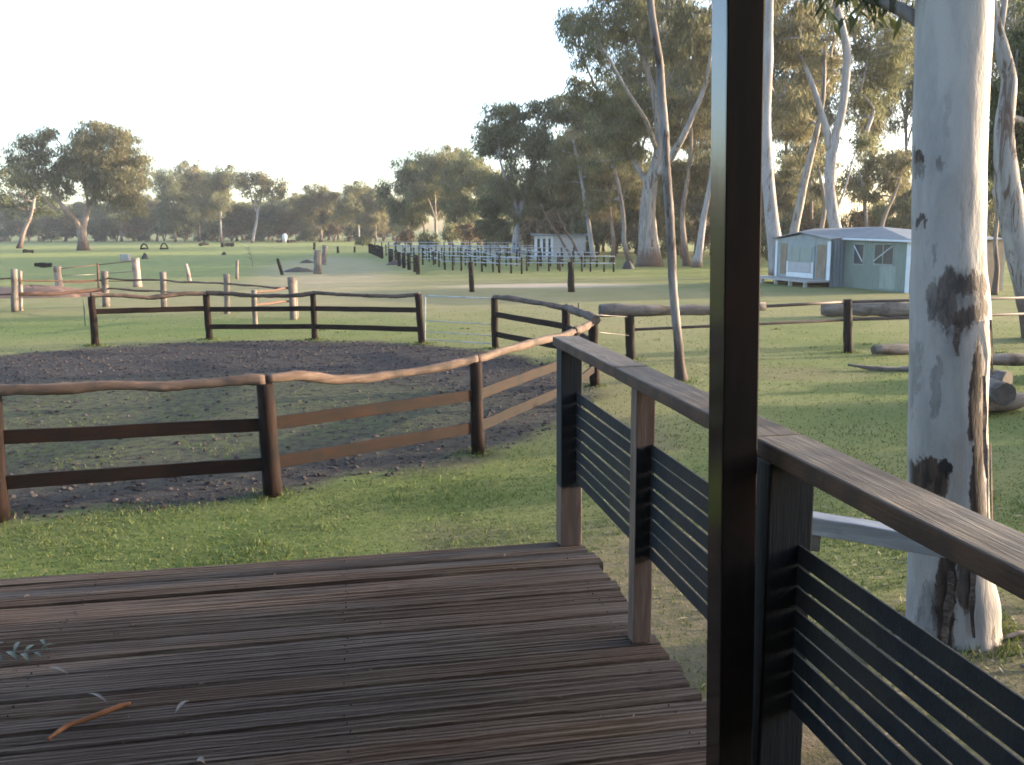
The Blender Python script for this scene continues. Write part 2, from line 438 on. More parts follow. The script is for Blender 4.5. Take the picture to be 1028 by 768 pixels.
# ------------------------------------------------------------------ deck
Pc = gp(571, 545, DECK); Pn = gp(786, 440, DECK + 1.03); Pn.z = DECK
E = (Pn - Pc); E.z = 0; RAILLEN = E.length; E.normalize()          # along the rail towards the house
W = Vector((E.y, -E.x, 0))                                            # along the boards, away from the rail (to the left)
if W.x > 0: W = -W
OUT = -W
def rl(s, off=0.0, z=0.0):
    return Pc + E * s + OUT * off + Vector((0, 0, z))

def deck_material():
    m, nt, b, out = new_mat('deck_boards'); t = NT(nt)
    tc = t.n('TexCoord').outputs['Object']
    rpi = t.n('NewGeometry').outputs['Random Per Island']
    cx = t.n('CombineXYZ'); t.l(t.math('MULTIPLY', rpi, 61.0), cx.inputs[0]); t.l(t.math('MULTIPLY', rpi, 17.0), cx.inputs[2])
    off = t.n('VectorMath', operation='ADD'); t.l(tc, off.inputs[0]); t.l(cx.outputs[0], off.inputs[1]); o = off.outputs[0]
    n1 = t.noise(t.mapping(o, scale=(0.7, 22, 6)), 2.0, 6, 0.7, 0.6)
    n2 = t.noise(t.mapping(o, scale=(1.5, 70, 20)), 2.0, 4, 0.7, 0.3)
    n3 = t.noise(tc, 1.3, 4, 0.6)
    n4 = t.noise(t.mapping(o, scale=(6, 40, 6)), 5.0, 4, 0.7)
    col = t.mix(t.ramp(n1, 0.32, 0.66), (0.044, 0.030, 0.022), (0.108, 0.081, 0.064))
    col = t.mix(t.math('MULTIPLY', t.ramp(n2, 0.45, 0.7), 0.6), col, (0.145, 0.115, 0.096))
    col = t.mix(t.math('MULTIPLY', t.ramp(n3, 0.42, 0.62), 0.3), col, (0.065, 0.035, 0.024))
    col = t.mix(t.math('MULTIPLY', t.ramp(n4, 0.60, 0.70), 0.5), col, (0.012, 0.010, 0.009))
    hsv = t.n('HueSaturation'); t.l(col, hsv.inputs['Color']); t.l(t.math('ADD', t.math('MULTIPLY', rpi, 0.36), 0.82), hsv.inputs['Value'])
    t.l(t.math('ADD', t.math('MULTIPLY', t.math('FRACT', t.math('MULTIPLY', rpi, 13.7)), 0.35), 0.8), hsv.inputs['Saturation'])
    t.l(hsv.outputs[0], b.inputs['Base Color']); b.inputs['Roughness'].default_value = 0.95
    b.inputs['Specular IOR Level'].default_value = 0.08
    wv = t.n('TexWave'); wv.wave_type = 'BANDS'; wv.bands_direction = 'Y'; t.l(o, wv.inputs[0]); wv.inputs['Scale'].default_value = 17.0
    wv.inputs['Distortion'].default_value = 3.0; wv.inputs['Detail'].default_value = 3.0; wv.inputs['Detail Scale'].default_value = 0.6
    h = t.math('ADD', t.math('MULTIPLY', n2, 0.7), t.math('MULTIPLY', wv.outputs['Fac'], 0.8))
    h = t.math('ADD', h, t.math('MULTIPLY', n1, 0.8))
    t.l(t.bump(h, 0.65, 0.012), b.inputs['Normal'])
    return m

deck = empty('deck', rl(-0.06), 'weathered dark brown plank deck with ragged board ends', 'deck')
rg = random.Random(3)
v = []; f = []; nails = []
y = -0.055; LEN = 6.5
MW = Matrix((W, E, Vector((0, 0, 1)))).transposed()    # local x along boards (left), local y towards the house
ylim = 5.2
while y < ylim:
    bw = rg.choice([0.08, 0.09, 0.095, 0.1, 0.115]); gap = rg.uniform(0.002, 0.011)
    h0 = rg.uniform(-0.007, 0.007); x0 = -0.075 + rg.uniform(-0.018, 0.016); tilt = rg.uniform(-0.004, 0.004)
    n = 44; b0 = len(v); th = 0.04
    ph = rg.uniform(0, 6); ph2 = rg.uniform(0, 6)
    for i in range(n + 1):
        x = x0 + (LEN - x0) * i / n
        e0 = 0.003 * math.sin(x * 2.2 + ph) + rg.uniform(-.0022, .0022); e1 = 0.003 * math.sin(x * 1.9 + ph2) + rg.uniform(-.0022, .0022)
        hz = h0 + 0.004 * math.sin(x * 1.3 + ph) + rg.uniform(-.0008, .0008)
        ya, yb = y + e0, y + bw + e1
        if i == 0: ya += rg.uniform(0, .006); yb -= rg.uniform(0, .006)
        g3 = .0028 + .0018 * math.sin(x * 3.1 + ph2); L_ = lambda q: ya + (yb - ya) * q
        prof = ((ya, -th), (ya, -0.009), (ya + .006, 0.0), (L_(.27), .0005), (L_(.32), -g3), (L_(.37), -.0005), (L_(.62), .0005), (L_(.67), -g3), (L_(.72), -.0005), (yb - .006, 0.0), (yb, -0.009), (yb, -th))
        for (yy, zz) in prof:
            v.append((x, yy, hz + zz + tilt * (yy - y) / bw))
    for i in range(n):
        for k in range(11):
            a = b0 + i * 12 + k
            f.append([a, a + 1, a + 13, a + 12])
        a = b0 + i * 12
        f.append([a + 11, a, a + 12, a + 23])
    f.append([b0 + k for k in range(12)]); f.append([b0 + n * 12 + k for k in reversed(range(12))])
    for jx in (.05, 1.1, 2.2, 3.3, 4.4):
        nails += [(jx + rg.uniform(-.012, .012), y + bw * q_ + rg.uniform(-.006, .006), h0 + tilt * q_ + .0035) for q_ in (.2, .8)]
    y += bw + gap
nb = len(f)
for (a_, b_, c_) in nails:
    k0 = len(v); v += [(a_ + 0.003 * math.cos(q * 1.047), b_ + 0.003 * math.sin(q * 1.047), c_) for q in range(6)] + [(a_ + 0.003 * math.cos(q * 1.047), b_ + 0.003 * math.sin(q * 1.047), c_ - .008) for q in range(6)]
    f.append([k0 + q for q in range(6)]); f += [[k0 + q, k0 + 6 + q, k0 + 6 + (q + 1) % 6, k0 + (q + 1) % 6] for q in range(6)]
me = bpy.data.meshes.new('deck_boards'); me.from_pydata(v, [], f); me.update()
db = link('deck_boards', me, deck_material(), deck); me.materials.append(M['tyre'])
for p_ in me.polygons[nb:]: p_.material_index = 1
db.matrix_local = Matrix.Translation(rl(0) - deck.location) @ MW.to_4x4()
for s in (0.0, 1.1, 2.2, 3.3, 4.4):
    bar('joist', rl(s + .05, -0.01, -0.10), rl(s + .05, -6.3, -0.10), 0.05, 0.11, M['pen_post'], deck)
bar('fascia_board', rl(-0.02, 0.02, -0.10), rl(5.1, 0.02, -0.10), 0.03, 0.10, M['pen_board'], deck)
for s in (0.05, 1.6, 3.2):
    for o_ in (-0.1, -2.4, -4.8):
        q = rl(s, o_); bar('stump', (q.x, q.y, 0), (q.x, q.y, DECK - .16), 0.11, 0.11, M['pen_post'], deck)

# ---- railing
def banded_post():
    m = wood('railing_post', (0.085, 0.05, 0.036), (0.135, 0.088, 0.066), rough=0.7)
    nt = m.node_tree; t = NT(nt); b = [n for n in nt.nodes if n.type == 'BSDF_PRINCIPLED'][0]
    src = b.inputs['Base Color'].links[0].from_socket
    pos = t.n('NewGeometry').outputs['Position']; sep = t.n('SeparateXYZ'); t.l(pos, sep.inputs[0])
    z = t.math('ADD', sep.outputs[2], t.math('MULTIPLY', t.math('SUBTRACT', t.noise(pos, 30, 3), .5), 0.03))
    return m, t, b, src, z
def darkened(name, lo, hi, face=False):
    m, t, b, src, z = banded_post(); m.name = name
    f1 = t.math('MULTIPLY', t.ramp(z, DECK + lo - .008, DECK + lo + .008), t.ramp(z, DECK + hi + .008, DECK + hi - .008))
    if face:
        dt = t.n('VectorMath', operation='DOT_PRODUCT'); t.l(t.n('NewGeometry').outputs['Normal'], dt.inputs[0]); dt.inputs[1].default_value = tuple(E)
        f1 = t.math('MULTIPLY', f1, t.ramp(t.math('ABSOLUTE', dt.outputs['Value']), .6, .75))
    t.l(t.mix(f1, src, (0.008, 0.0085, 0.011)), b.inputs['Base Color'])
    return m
rail = empty('deck_railing', rl(0), 'deck railing with black slat panels under a weathered timber cap', 'railing')
Sm = (gp(648, 641, DECK) - Pc).dot(E); Sn = RAILLEN
posts_s = [0.0, Sm, Sn, Sn + 1.18]
RT = 1.03
m_corner = darkened('corner_paint', 0.30, 1.2); m_mid = darkened('mid_band', 0.34, 0.76, True); m_near = darkened('near_paint', -0.5, 1.3)  # mid post: black band at slat height, only on faces across the rail
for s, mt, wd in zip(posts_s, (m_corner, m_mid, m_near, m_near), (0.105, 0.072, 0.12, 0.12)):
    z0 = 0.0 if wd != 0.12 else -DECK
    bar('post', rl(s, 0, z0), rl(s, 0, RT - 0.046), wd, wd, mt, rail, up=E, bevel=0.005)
joints = [-0.10, Sm - 0.16, Sn - 0.04, Sn + 2.2]
for a, b_ in zip(joints[:-1], joints[1:]):
    bar('cap_rail', rl(a + .003, 0.005, RT - .022), rl(b_ - .003, 0.005, RT - .022 + rnd.uniform(-.003, .003)), 0.135, 0.045, M['cap'], rail, bevel=0.006, seg=10, wob=0.0015)
for i in range(3):
    a = posts_s[i] + (0.053 if i != 1 else 0.037); b_ = posts_s[i + 1] - (0.062 if i else 0.037)
    p = MB()
    nsl = 8; z = 0.33
    for k in range(nsl):
        hh = rnd.uniform(0.0464, 0.0480); sag = [rnd.uniform(-.003, .003) for _ in range(2)]
        Mx, L = frame_along(rl(a, 0.025, z + hh / 2 + sag[0]), rl(b_, 0.025, z + hh / 2 + sag[1]))
        p.box((rl(a, 0.025, z + hh / 2 + sag[0]) + rl(b_, 0.025, z + hh / 2 + sag[1])) / 2, L, 0.006, hh, Mx)
        z += 0.0565
    po = p.build('slat_panel', M['black_paint'], rail, bevel=0.0012)

# ---- verandah (post in view; its roof and the house wall behind shade the deck)
vb = dp(731.5, 768, 2.2); vt = dp(741, 0, 2.2)
ax = (vt - vb) / (vt.z - vb.z)
foot = vb + ax * (DECK - vb.z); head = vb + ax * (3.32 - vb.z)
ver = empty('verandah', (foot.x, foot.y, DECK), 'dark glossy square verandah post standing tall on the deck in front of the railing', 'verandah')
_nt = M['gloss_post'].node_tree; _t = NT(_nt); _b = _nt.nodes['Principled BSDF']; _b.inputs['IOR'].default_value = 1.65
_d = _t.n('VectorMath', operation='DOT_PRODUCT'); _t.l(_t.n('NewGeometry').outputs['Normal'], _d.inputs[0]); _d.inputs[1].default_value = tuple(E)
_f = _t.ramp(_t.math('ABSOLUTE', _d.outputs['Value']), .55, .8)      # glossy painted sides, dull weathered front and back
_t.l(_t.math('ADD', _t.math('MULTIPLY', _f, .6), .14), _b.inputs['Roughness']); _t.l(_t.math('SUBTRACT', .5, _t.math('MULTIPLY', _f, .42)), _b.inputs['Specular IOR Level'])
bar('post', foot, head, 0.09, 0.09, M['gloss_post'], ver, up=E, bevel=0.004)
b0 = Vector((head.x, head.y, 3.38))
bar('beam', b0 + OUT * 0.35, b0 + W * 5.5, 0.09, 0.12, M['gloss_post'], ver)
ro = MB()
c0 = b0 + OUT * 0.45 - E * 0.95 + Vector((0, 0, 0.075)); 
ro.poly([c0, c0 + W * 6.4, c0 + W * 6.4 + E * 4.6 + Vector((0, 0, .35)), c0 + E * 4.6 + Vector((0, 0, .35))], 0.04, (0, 0, 1))
ro.build('roof', M['iron_roof'], ver)
wl = MB(); wc = b0 + E * 3.5 + W * 2.2
wl.box((wc.x, wc.y, 1.9), 7.0, 0.2, 3.6, Matrix((W, E, Vector((0, 0, 1)))).transposed())
wl.build('house_wall', M['pen_post'], ver)

# ---- litter on the deck
def deck_pt(px, py, dz=0.004): return gp(px, py, DECK + dz)
log('stick', [deck_pt(47, 743, .018), deck_pt(66, 729, .02), deck_pt(88, 722, .02), deck_pt(106, 715, .022), deck_pt(122, 709, .02), deck_pt(131, 707, .02)],
    [.006, .010, .012, .012, .012, .007], M['stick'], None, sides=8, wob=.003, bumpy=.15, n=26)
o = COL.objects['stick']; tag(o, 'orange brown crooked stick lying on the deck boards', 'stick')
def leaf_mesh(mb, p, q, w, lift=0.012):
    p = Vector(p); q = Vector(q); d = q - p; sd = d.cross(Vector((0, 0, 1))).normalized() * w
    b = len(mb.v); n = 5
    for i in range(n + 1):
        t = i / n; ww = math.sin(math.pi * min(max(t, .03), .97)) ** .8; c = p + d * t + Vector((0, 0, lift * math.sin(math.pi * t)))
        mb.v += [c + sd * ww * .5 + Vector((0, 0, .003)), c, c - sd * ww * .5 + Vector((0, 0, .003))]
    for i in range(n):
        for k in range(2):
            a = b + 3 * i + k
            mb.f.append([a, a + 1, a + 4, a + 3])
sp = empty('gum_sprig', deck_pt(20, 655), 'grey green sprig of gum leaves lying at the deck edge of the picture', 'sprig')
sp['label'] = 'fallen sprig of grey green gum leaves lying on the deck'
m1 = MB(); m1.tube([deck_pt(-25, 648, .012), deck_pt(5, 655, .014), deck_pt(30, 657, .014), deck_pt(48, 650, .012)], [.004, .003, .002, .001], 6); m1.build('twig', M['rust'], sp, True)
m1 = MB()
for (a, b2, w) in (((5, 655), (18, 663), .02), ((14, 656), (20, 645), .016), ((24, 657), (36, 648), .018), ((32, 656), (44, 662), .016), ((40, 653), (57, 648), .014), ((46, 650), (40, 643), .014), ((-8, 652), (6, 646), .02), ((20, 657), (30, 665), .018), ((34, 655), (56, 655), .012), ((-12, 651), (2, 664), .02)):
    leaf_mesh(m1, deck_pt(*a, .014), deck_pt(*b2, .010), w)
m1.build('leaf_spray', M['sprig_leaf'], sp, True)
for (a, b2, w, lb) in (((47, 671), (68, 677), .014, 'pale dry curled leaf lying on the deck below the sprig'), ((176, 716), (190, 704), .016, 'faded dry leaf lying on the deck right of the stick'),
                       ((88, 697), (108, 706), .012, 'dark dry leaf lying on the deck just above the stick'), ((196, 765), (206, 767), .02, 'pale dry leaf at the bottom of the deck')):
    m1 = MB(); c = deck_pt(*a); leaf_mesh(m1, deck_pt(*a, .008), deck_pt(*b2, .008), w)
    tag(m1.build('dry_leaf', M['dry_leaf'], None, True, origin=c), lb, 'leaf', 'dry leaves on the deck')

# ------------------------------------------------------------------ round pen
def post_px(name, bx, by, tx, ty, r, mat, parent, sides=10, jit=.04):
    p = gp(bx, by); Y = p.y; tp = dp(tx, ty, Y)
    return log(name, [p - Vector((0, 0, .02)), tp], [r * 1.03, r * .97], mat, parent, sides=sides, wob=.004, bumpy=jit, n=6), p, tp
pen = empty('round_pen_fence', (-5.5, 14.5, 0), 'round pen fence of dark posts and boards with wavy log top rails', 'fence')
PP = {}
for k, (bx, by, tx, ty, r) in {
    'a': (-1, 522, -9, 392, .085), 'b': (274, 497, 266, 385, .085), 'c': (480, 455, 477, 363, .075), 'd': (577, 407, 576, 334, .08),
    'e': (597, 388, 595, 323, .085), 'f': (568, 365, 568, 310, .085), 'g': (497.5, 350, 496, 299, .075), 'h': (423.5, 345, 420, 295, .08),
    'i': (316, 341, 314, 295, .07), 'j': (210.5, 341, 207, 296, .08), 'k': (95.5, 347, 91.5, 298, .085)}.items():
    _, p, tp = post_px('post', bx, by, tx, ty, r, M['pen_post'], pen); PP[k] = (p, tp)
def wav(a, b_, pxs):
    """points of a top log: between posts a and b at given (px,py) with depth interpolated"""
    out = [];
    for (x, yv) in pxs:
        A = PP[a][1]; B = PP[b_][1]
        best = None
        for i in range(201):
            t = -0.12 + 1.24 * i / 200; P = A.lerp(B, t); q = dp(x, yv, P.y)
            e = abs(q.x - P.x)
            if best is None or e < best[0]: best = (e, q)
        out.append(best[1] + Vector((0, 0, .0)))
    return out
for a, b_, pxs, r in (
    ('a', 'b', [(-40, 395), (0, 392), (60, 391), (110, 387), (165, 389), (210, 385), (245, 381), (266, 381)], .062),
    ('b', 'c', [(268, 381), (300, 377), (335, 381), (365, 381), (400, 375), (440, 368), (478, 360)], .06),
    ('c', 'd', [(478, 361), (500, 354), (530, 346), (576, 333)], .062),
    ('d', 'e', [(576, 333), (586, 330), (593, 325), (597, 321)], .075),
    ('e', 'f', [(598, 321), (588, 316), (577, 312), (568, 308)], .085),
    ('f', 'g', [(568, 309), (545, 305), (520, 301), (496, 298)], .07),
    ('h', 'i', [(421, 295), (400, 297), (370, 297), (340, 295.5), (314, 294)], .055),
    ('i', 'j', [(316, 294), (290, 297), (255, 297), (230, 295), (207, 294)], .06),
    ('j', 'k', [(207, 294.5), (185, 295), (150, 299), (125, 297), (90, 296)], .065)):
    log('top_log', wav(a, b_, pxs), r * .76, M['pen_log'], pen, sides=14, wob=.006, bumpy=.09, n=46, rough=.05)
def board(a, b_, fa, fb=None, hw=.12):
    fb = fb or fa
    A = PP[a][0].lerp(PP[a][1], fa); B = PP[b_][0].lerp(PP[b_][1], fb)
    c = Vector((-5.5, 14.5, 0)); o1 = (c - A); o1.z = 0; o1 = o1.normalized() * -0.0
    bar('board', A + o1, B + o1, .035, hw, M['pen_board'], pen, bevel=.004, seg=8, wob=.004)
for a, b_ in (('a', 'b'), ('b', 'c'), ('c', 'd'), ('d', 'e')):
    board(a, b_, .64, hw=.125); board(a, b_, .29, hw=.125)
for a, b_ in (('f', 'g'), ('h', 'i'), ('i', 'j')):
    board(a, b_, .68, hw=.115); board(a, b_, .29, hw=.115)
board('e', 'f', .68, hw=.115)
board('j', 'k', .70, hw=.12)
def ring(key, deg, r=.085, h=1.08):
    q = Vector((-5.5 + 6.7 * math.cos(R(deg)), 14.5 + 6.7 * math.sin(R(deg)), 0)); tq = q + Vector((.02, .02, h))
    log('post', [q, tq], [r, r], M['pen_post'], pen, sides=10, wob=.004, bumpy=.04, n=6); PP[key] = (q, tq)
for key, deg in (('l', -103), ('m', -126), ('n', -150), ('o', -175)): ring(key, deg)
for a, b_ in (('a', 'l'), ('l', 'm'), ('m', 'n'), ('n', 'o')):
    log('top_log', [PP[a][1], PP[a][1].lerp(PP[b_][1], .5) + Vector((0, 0, .03)), PP[b_][1]], .047, M['pen_log'], pen, sides=14, wob=.01, bumpy=.09, n=40, rough=.05)
    board(a, b_, .64, hw=.125); board(a, b_, .29, hw=.125)
# gate
G0, G1 = PP['h'], PP['g']
gate = empty('field_gate', (G0[0] + (G1[0] - G0[0]) * .05), 'thin pale grey pipe gate in the far side of the round pen', 'gate')
def gpt(x, yv, t): return dp(x, yv, G0[0].y + (G1[0].y - G0[0].y) * t)
m1 = MB()
q = [gpt(427, 297, .05), gpt(494, 299.5, .97), gpt(494, 345, .97), gpt(427, 341, .05)]
m1.tube([q[0], q[1], q[2], q[3], q[0]], .013, 8); m1.build('frame', M['galv'], gate, True)
for (ya, yb) in ((322, 325.5), (333, 337)):
    m1 = MB(); m1.tube([gpt(427, ya, .05), gpt(494, yb, .97)], .009, 8); m1.build('rail', M['galv'], gate, True)

# ------------------------------------------------------------------ right-hand fence (logs, pipes) and loose logs
rf = empty('paddock_fence', gp(632, 360), 'black post paddock fence with dark pipe rails and one resting log', 'fence')
rf['label'] = 'black post and pipe fence crossing the lawn behind the big white trunk'
_, A0, A1 = post_px('post', 633, 361, 631.5, 311, .09, M['dark_post'], rf)
_, B0, B1 = post_px('post', 851.5, 354, 851, 300.5, .085, M['dark_post'], rf)
_, C0, C1 = post_px('post', 1085, 347, 1085, 293, .085, M['dark_post'], rf)
log('top_log', [dp(602, 312, A0.y - .05), dp(640, 312, A0.y - .03), dp(700, 311, A0.y + .2), dp(768, 308, A0.y + .4)], [.115, .11, .10, .085], M['grey_log'], rf, wob=.01, bumpy=.08, endmat=M['log_end'])
def pipe(name, pts, r, mat, parent):
    m = MB(); m.tube(pts, r, 8); return m.build(name, mat, parent, True)
pipe('rail', [dp(766, 307.5, A0.y + .4), dp(851, 303, B0.y - .0)], .03, M['dark_pipe'], rf)
pipe('rail', [dp(634, 331, A0.y - .0), dp(766, 325, A0.y + .5), dp(851, 321, B0.y)], .028, M['dark_pipe'], rf)
pipe('rail', [dp(851, 303, B0.y), dp(1085, 297.5, C0.y)], .028, M['dark_pipe'], rf)
pipe('rail', [dp(851, 321, B0.y), dp(1085, 313, C0.y)], .028, M['dark_pipe'], rf)
for (a, b_) in (((597, 333), (632, 337)), ((598, 316), (631, 318))):
    pipe('wire', [dp(*a, PP['e'][0].y), dp(*b_, A0.y)], .006, M['wire'], rf)

def lone_log(label, pts, rad, mat='grey_log', grp='logs lying on the lawn', **kw):
    o = log('fallen_log', pts, rad, M[mat], None, endmat=M['log_end'], **kw)
    return tag(o, label, 'log', grp)
def glog(px0, px1, Y0, Y1, r):  # resting on the ground
    a = dp(*px0, Y0); b_ = dp(*px1, Y1); a.z = r; b_.z = r * .9
    return [a, a.lerp(b_, .35), a.lerp(b_, .7), b_]
lone_log('thick pale grey log lying behind the pipe fence in front of the shed', glog((825, 308), (955, 309), 26.2, 25.6, .22), [.19, .22, .22, .2], wob=.02)
lone_log('brown weathered log half hidden behind the white trunk, farther of two', glog((877, 352), (935, 350), 18.0, 18.4, .10), [.08, .10, .10, .09], wob=.015)
lone_log('rough tapering dead branch lying left of the white trunk', glog((851, 373), (930, 367), 16.2, 16.0, .06), [.02, .05, .08, .085], wob=.03, bumpy=.2)
s1 = dp(1000, 379, 14.3); s1.z = .14
lone_log('short sawn log under a longer pale log right of the white trunk', [s1 + Vector((-.55, .9, 0)), s1 + Vector((.12, -.12, 0))], [.14, .14], wob=.004)
p0 = dp(985, 365, 14.7); p1 = dp(1075, 362, 14.9); p0.z = p1.z = .365
lone_log('long pale log resting on a short sawn log right of the white trunk', [p0 + Vector((-.3, 0, 0)), p1], [.09, .095], wob=.006)
p2 = dp(1075, 378, 14.95); p2.z = .14
lone_log('short bearer log propping the far end of the long pale log', [p2 + Vector((-.2, .6, 0)), p2 + Vector((.12, -.2, 0))], [.14, .14], wob=.004)
k1 = dp(1008, 412, 11.9)
k2 = dp(976, 394, 12.9)
k1.z = .33; k2.z = .36
lone_log('silvery log lying across the top of the small log heap', [k2 + Vector((-.2, .3, 0)), k1], [.13, .135], wob=.006)
k3 = dp(975, 417, 12.1); k4 = dp(1022, 416, 12.5); k3.z = .12; k4.z = .13
lone_log('grey log at the bottom of the small log heap', [k3, k4], [.12, .13], wob=.006, bumpy=.1)
k5 = dp(965, 405, 13.2); k6 = dp(1000, 402, 13.3); k5.z = k6.z = .12
lone_log('grey log at the back of the small log heap', [k5, k6], [.12, .12], wob=.006)
# white weathered beam on stubs behind the railing
wb = empty('hitching_rail', gp(830, 700), 'weathered white timber rail on short stubs between railing and white trunk', 'rail')
wp0 = dp(800, 522, 4.15); wp1 = dp(1085, 571, 3.55)
wb.location = (wp0.x, wp0.y, 0)
bar('beam', wp0, wp1, .10, .085, M['white_beam'], wb, bevel=.006, seg=8, wob=.003)
blk = wp0.lerp(wp1, .05); bar('block', blk + Vector((-.06, .02, -.085)), blk + Vector((.05, .0, -.09)), .09, .08, M['grey_log'], wb)
for t_ in (.0, .97):
    q = wp0.lerp(wp1, t_); bar('post', (q.x, q.y, 0), (q.x, q.y, q.z - .045), .10, .10, M['grey_log'], wb)
# ------------------------------------------------------------------ stockyard at left
def fence_thing(name, label, cat, posts, rails, group=None):
    p0 = gp(*posts[0][0]); t = empty(name, (p0.x, p0.y, 0), label, cat, group)
    pts = []
    for (bb, tt, w, mat) in posts:
        p = gp(*bb); r = w * .86 * p.y / F / 2
        _, a, b_ = post_px('post', *bb, *tt, r, M[mat], t, sides=9, jit=.07); pts.append((a, b_))
    for (ia, ya, ib, yb, r, mat) in rails:
        A = pts[ia]; B = pts[ib]
        def at(PQ, yy):
            a, b2 = PQ; Y = a.y
            best = min((abs(yy - ypx(a.lerp(b2, k / 40))), k / 40) for k in range(41)); return a.lerp(b2, best[1])
        P = at(A, ya); Q = at(B, yb)
        off = Vector((0, -.0, 0))
        if r > .02: log('rail', [P + off, P.lerp(Q, .5) + Vector((0, 0, -.02)), Q + off], r, M[mat], t, sides=7, wob=.015, bumpy=.12, n=14)
        else: pipe('wire', [P + off, Q + off], r, M[mat], t)
    return t
CI = CAMR.inverted()
def ypx(p):
    q = CI @ (p - Vector((0, 0, H))); return 384 - F * q.y / -q.z
fence_thing('stockyard_fence', 'weathered grey stockyard fence of stout posts and rusty rails beyond the round pen', 'fence',
    [((-45, 314), (-46, 270), 7, 'rustic'), ((15, 313), (14, 270), 7, 'rustic'), ((106.5, 308), (105, 272), 8, 'rustic'), ((164.5, 309), (163.5, 273), 7, 'rustic'), ((228, 315), (227, 275), 7, 'rustic'), ((295, 321), (292.5, 278), 9, 'rustic'), ((21.5, 312), (20.5, 272), 4, 'pale_post')],
    [(0, 280, 1, 280, .03, 'rust'), (0, 296, 1, 296, .03, 'rust'), (1, 281, 2, 282, .025, 'rust'), (1, 295.5, 2, 291, .06, 'rust'), (2, 279.5, 3, 281.5, .03, 'rust'), (2, 290, 3, 292, .03, 'rust'),
     (3, 281.5, 4, 285, .03, 'rust'), (4, 285, 5, 288.5, .03, 'rust'), (3, 293, 4, 297, .02, 'rust')])
fence_thing('yard_panel', 'short run of rusty rails between two grey posts behind the round pen', 'fence',
    [((256.5, 329), (255, 291), 7, 'rustic'), ((297.5, 319), (296, 281), 5, 'rustic')],
    [(0, 293, 1, 289, .035, 'rust'), (0, 306, 1, 301, .035, 'rust')])
fence_thing('wire_fence', 'old wire fence from a leaning stump to a fat pale post', 'fence',
    [((60, 291), (57.5, 267), 9, 'pale_post'), ((99, 289), (98, 264), 2.5, 'rust'), ((138.5, 288), (135.5, 259), 9.5, 'pale_post')],
    [(0, 270, 1, 266, .02, 'rust'), (1, 266, 2, 262, .02, 'rust'), (0, 283, 1, 282, .03, 'rust'), (1, 282, 2, 282, .02, 'rust'), (0, 277, 1, 275, .015, 'wire'), (1, 275, 2, 272, .015, 'wire')])
def lone_post(label, bb, tt, w, mat, name='fence_post', cat='post', group='old posts standing in the paddock', top=None):
    p = gp(*bb); r = w * p.y / F / 2; tp = dp(*tt, p.y)
    o = log(name, [p - Vector((0, 0, .02)), tp], [r * 1.05, r * .95], M[mat], None, sides=9, wob=.006, bumpy=.06, n=8)
    return tag(o, label, cat, group)
lone_post('grey post leaning left, standing alone past the fat pale post', (190.5, 283.5), (186.5, 265), 4, 'pale_post')
lone_post('slim upright grey post in the paddock behind the stockyard', (238, 280), (238, 261), 3, 'rustic')
lone_post('thin dark post tilting left beside the small rubble heap', (283.5, 276), (278.5, 259.5), 3, 'dark_post')
lone_post('stout grey stump of a post at the edge of the dry track', (319, 275), (318.5, 251), 8, 'rustic')
lone_post('tall grey post close behind the stout stump by the dry track', (325, 265.5), (326, 246), 5, 'rustic')
lone_post('small dark post far out, left of the dry track', (315.5, 250.5), (315.5, 243.5), 2.5, 'dark_post')
lone_post('small dark post far out on the grass, nearer of a pair', (339.5, 254), (339, 247.5), 2.5, 'dark_post')
lone_post('small dark post far out on the grass, farther right of a pair', (356, 253.5), (356, 247.5), 2, 'dark_post')
lone_post('black square-topped post standing alone before the pipe rail yard', (474, 293), (472.5, 263), 5.5, 'dark_post', group='black posts before the pipe rail yard')
o = lone_post('black post with a short block at its left side on the mown grass', (573.5, 293), (572.5, 263), 6.5, 'dark_post', group='black posts before the pipe rail yard')
pq = gp(573.5, 293)
c = o.matrix_local.inverted() @ (dp(568.5, 266, pq.y)); mb = MB(); mb.box((0, 0, 0), .28, .12, .12); bo = link('block', mesh_np('block', mb.v, mb.f), M['dark_post'], o, c); add_bevel(bo, .015)
lone_post('thin stake standing behind the far corner of the round pen', (581.5, 315), (581, 304), 2, 'rustic', 'stake', 'stake', None)
# green steel picket
p = gp(86, 327); pk = MB(); pk.box(p + Vector((0, 0, .25)), .035, .035, .54); tq = dp(83.5, 300, p.y); pk.tube([p + Vector((0, 0, .48)), tq], .018, 6)
tag(pk.build('steel_picket', M['steel_green'], None, origin=p), 'short bent green steel picket left of the round pen', 'picket')

# reddish earth bank
def mound(name, c, rx, ry, h, mat, seed=0, nu=28, nv=8):
    r_ = random.Random(seed); v = []; f = []
    pr = [1 + r_.uniform(-.2, .2) for _ in range(nu)]
    for j in range(nv + 1):
        t = j / nv
        for i in range(nu):
            a = 2 * math.pi * i / nu
            q = pr[i] * (1 - t) + t
            v.append((rx * (1 - t) * q * math.cos(a), ry * (1 - t) * q * math.sin(a), h * math.sin(t * math.pi / 2) * (1 + r_.uniform(-.12, .12)) - (.03 if j == 0 else 0)))
    for j in range(nv):
        for i in range(nu):
            i2 = (i + 1) % nu; f.append([j * nu + i, j * nu + i2, (j + 1) * nu + i2, (j + 1) * nu + i])
    o = link(name, mesh_np(name, v, f, True), mat, None, c); return o
c = gp(22, 299); tag(mound('earth_bank', (c.x, c.y + .8, 0), 3.2, .9, .42, M['earth'], 5), 'low bank of reddish earth among the stockyard posts', 'earth bank')
c = gp(300, 273); tag(mound('rubble_heap', (c.x, c.y, 0), 1.0, .5, .28, M['log_end'], 6, 14, 4), 'small dark heap of rubble beside the stout stump', 'heap')
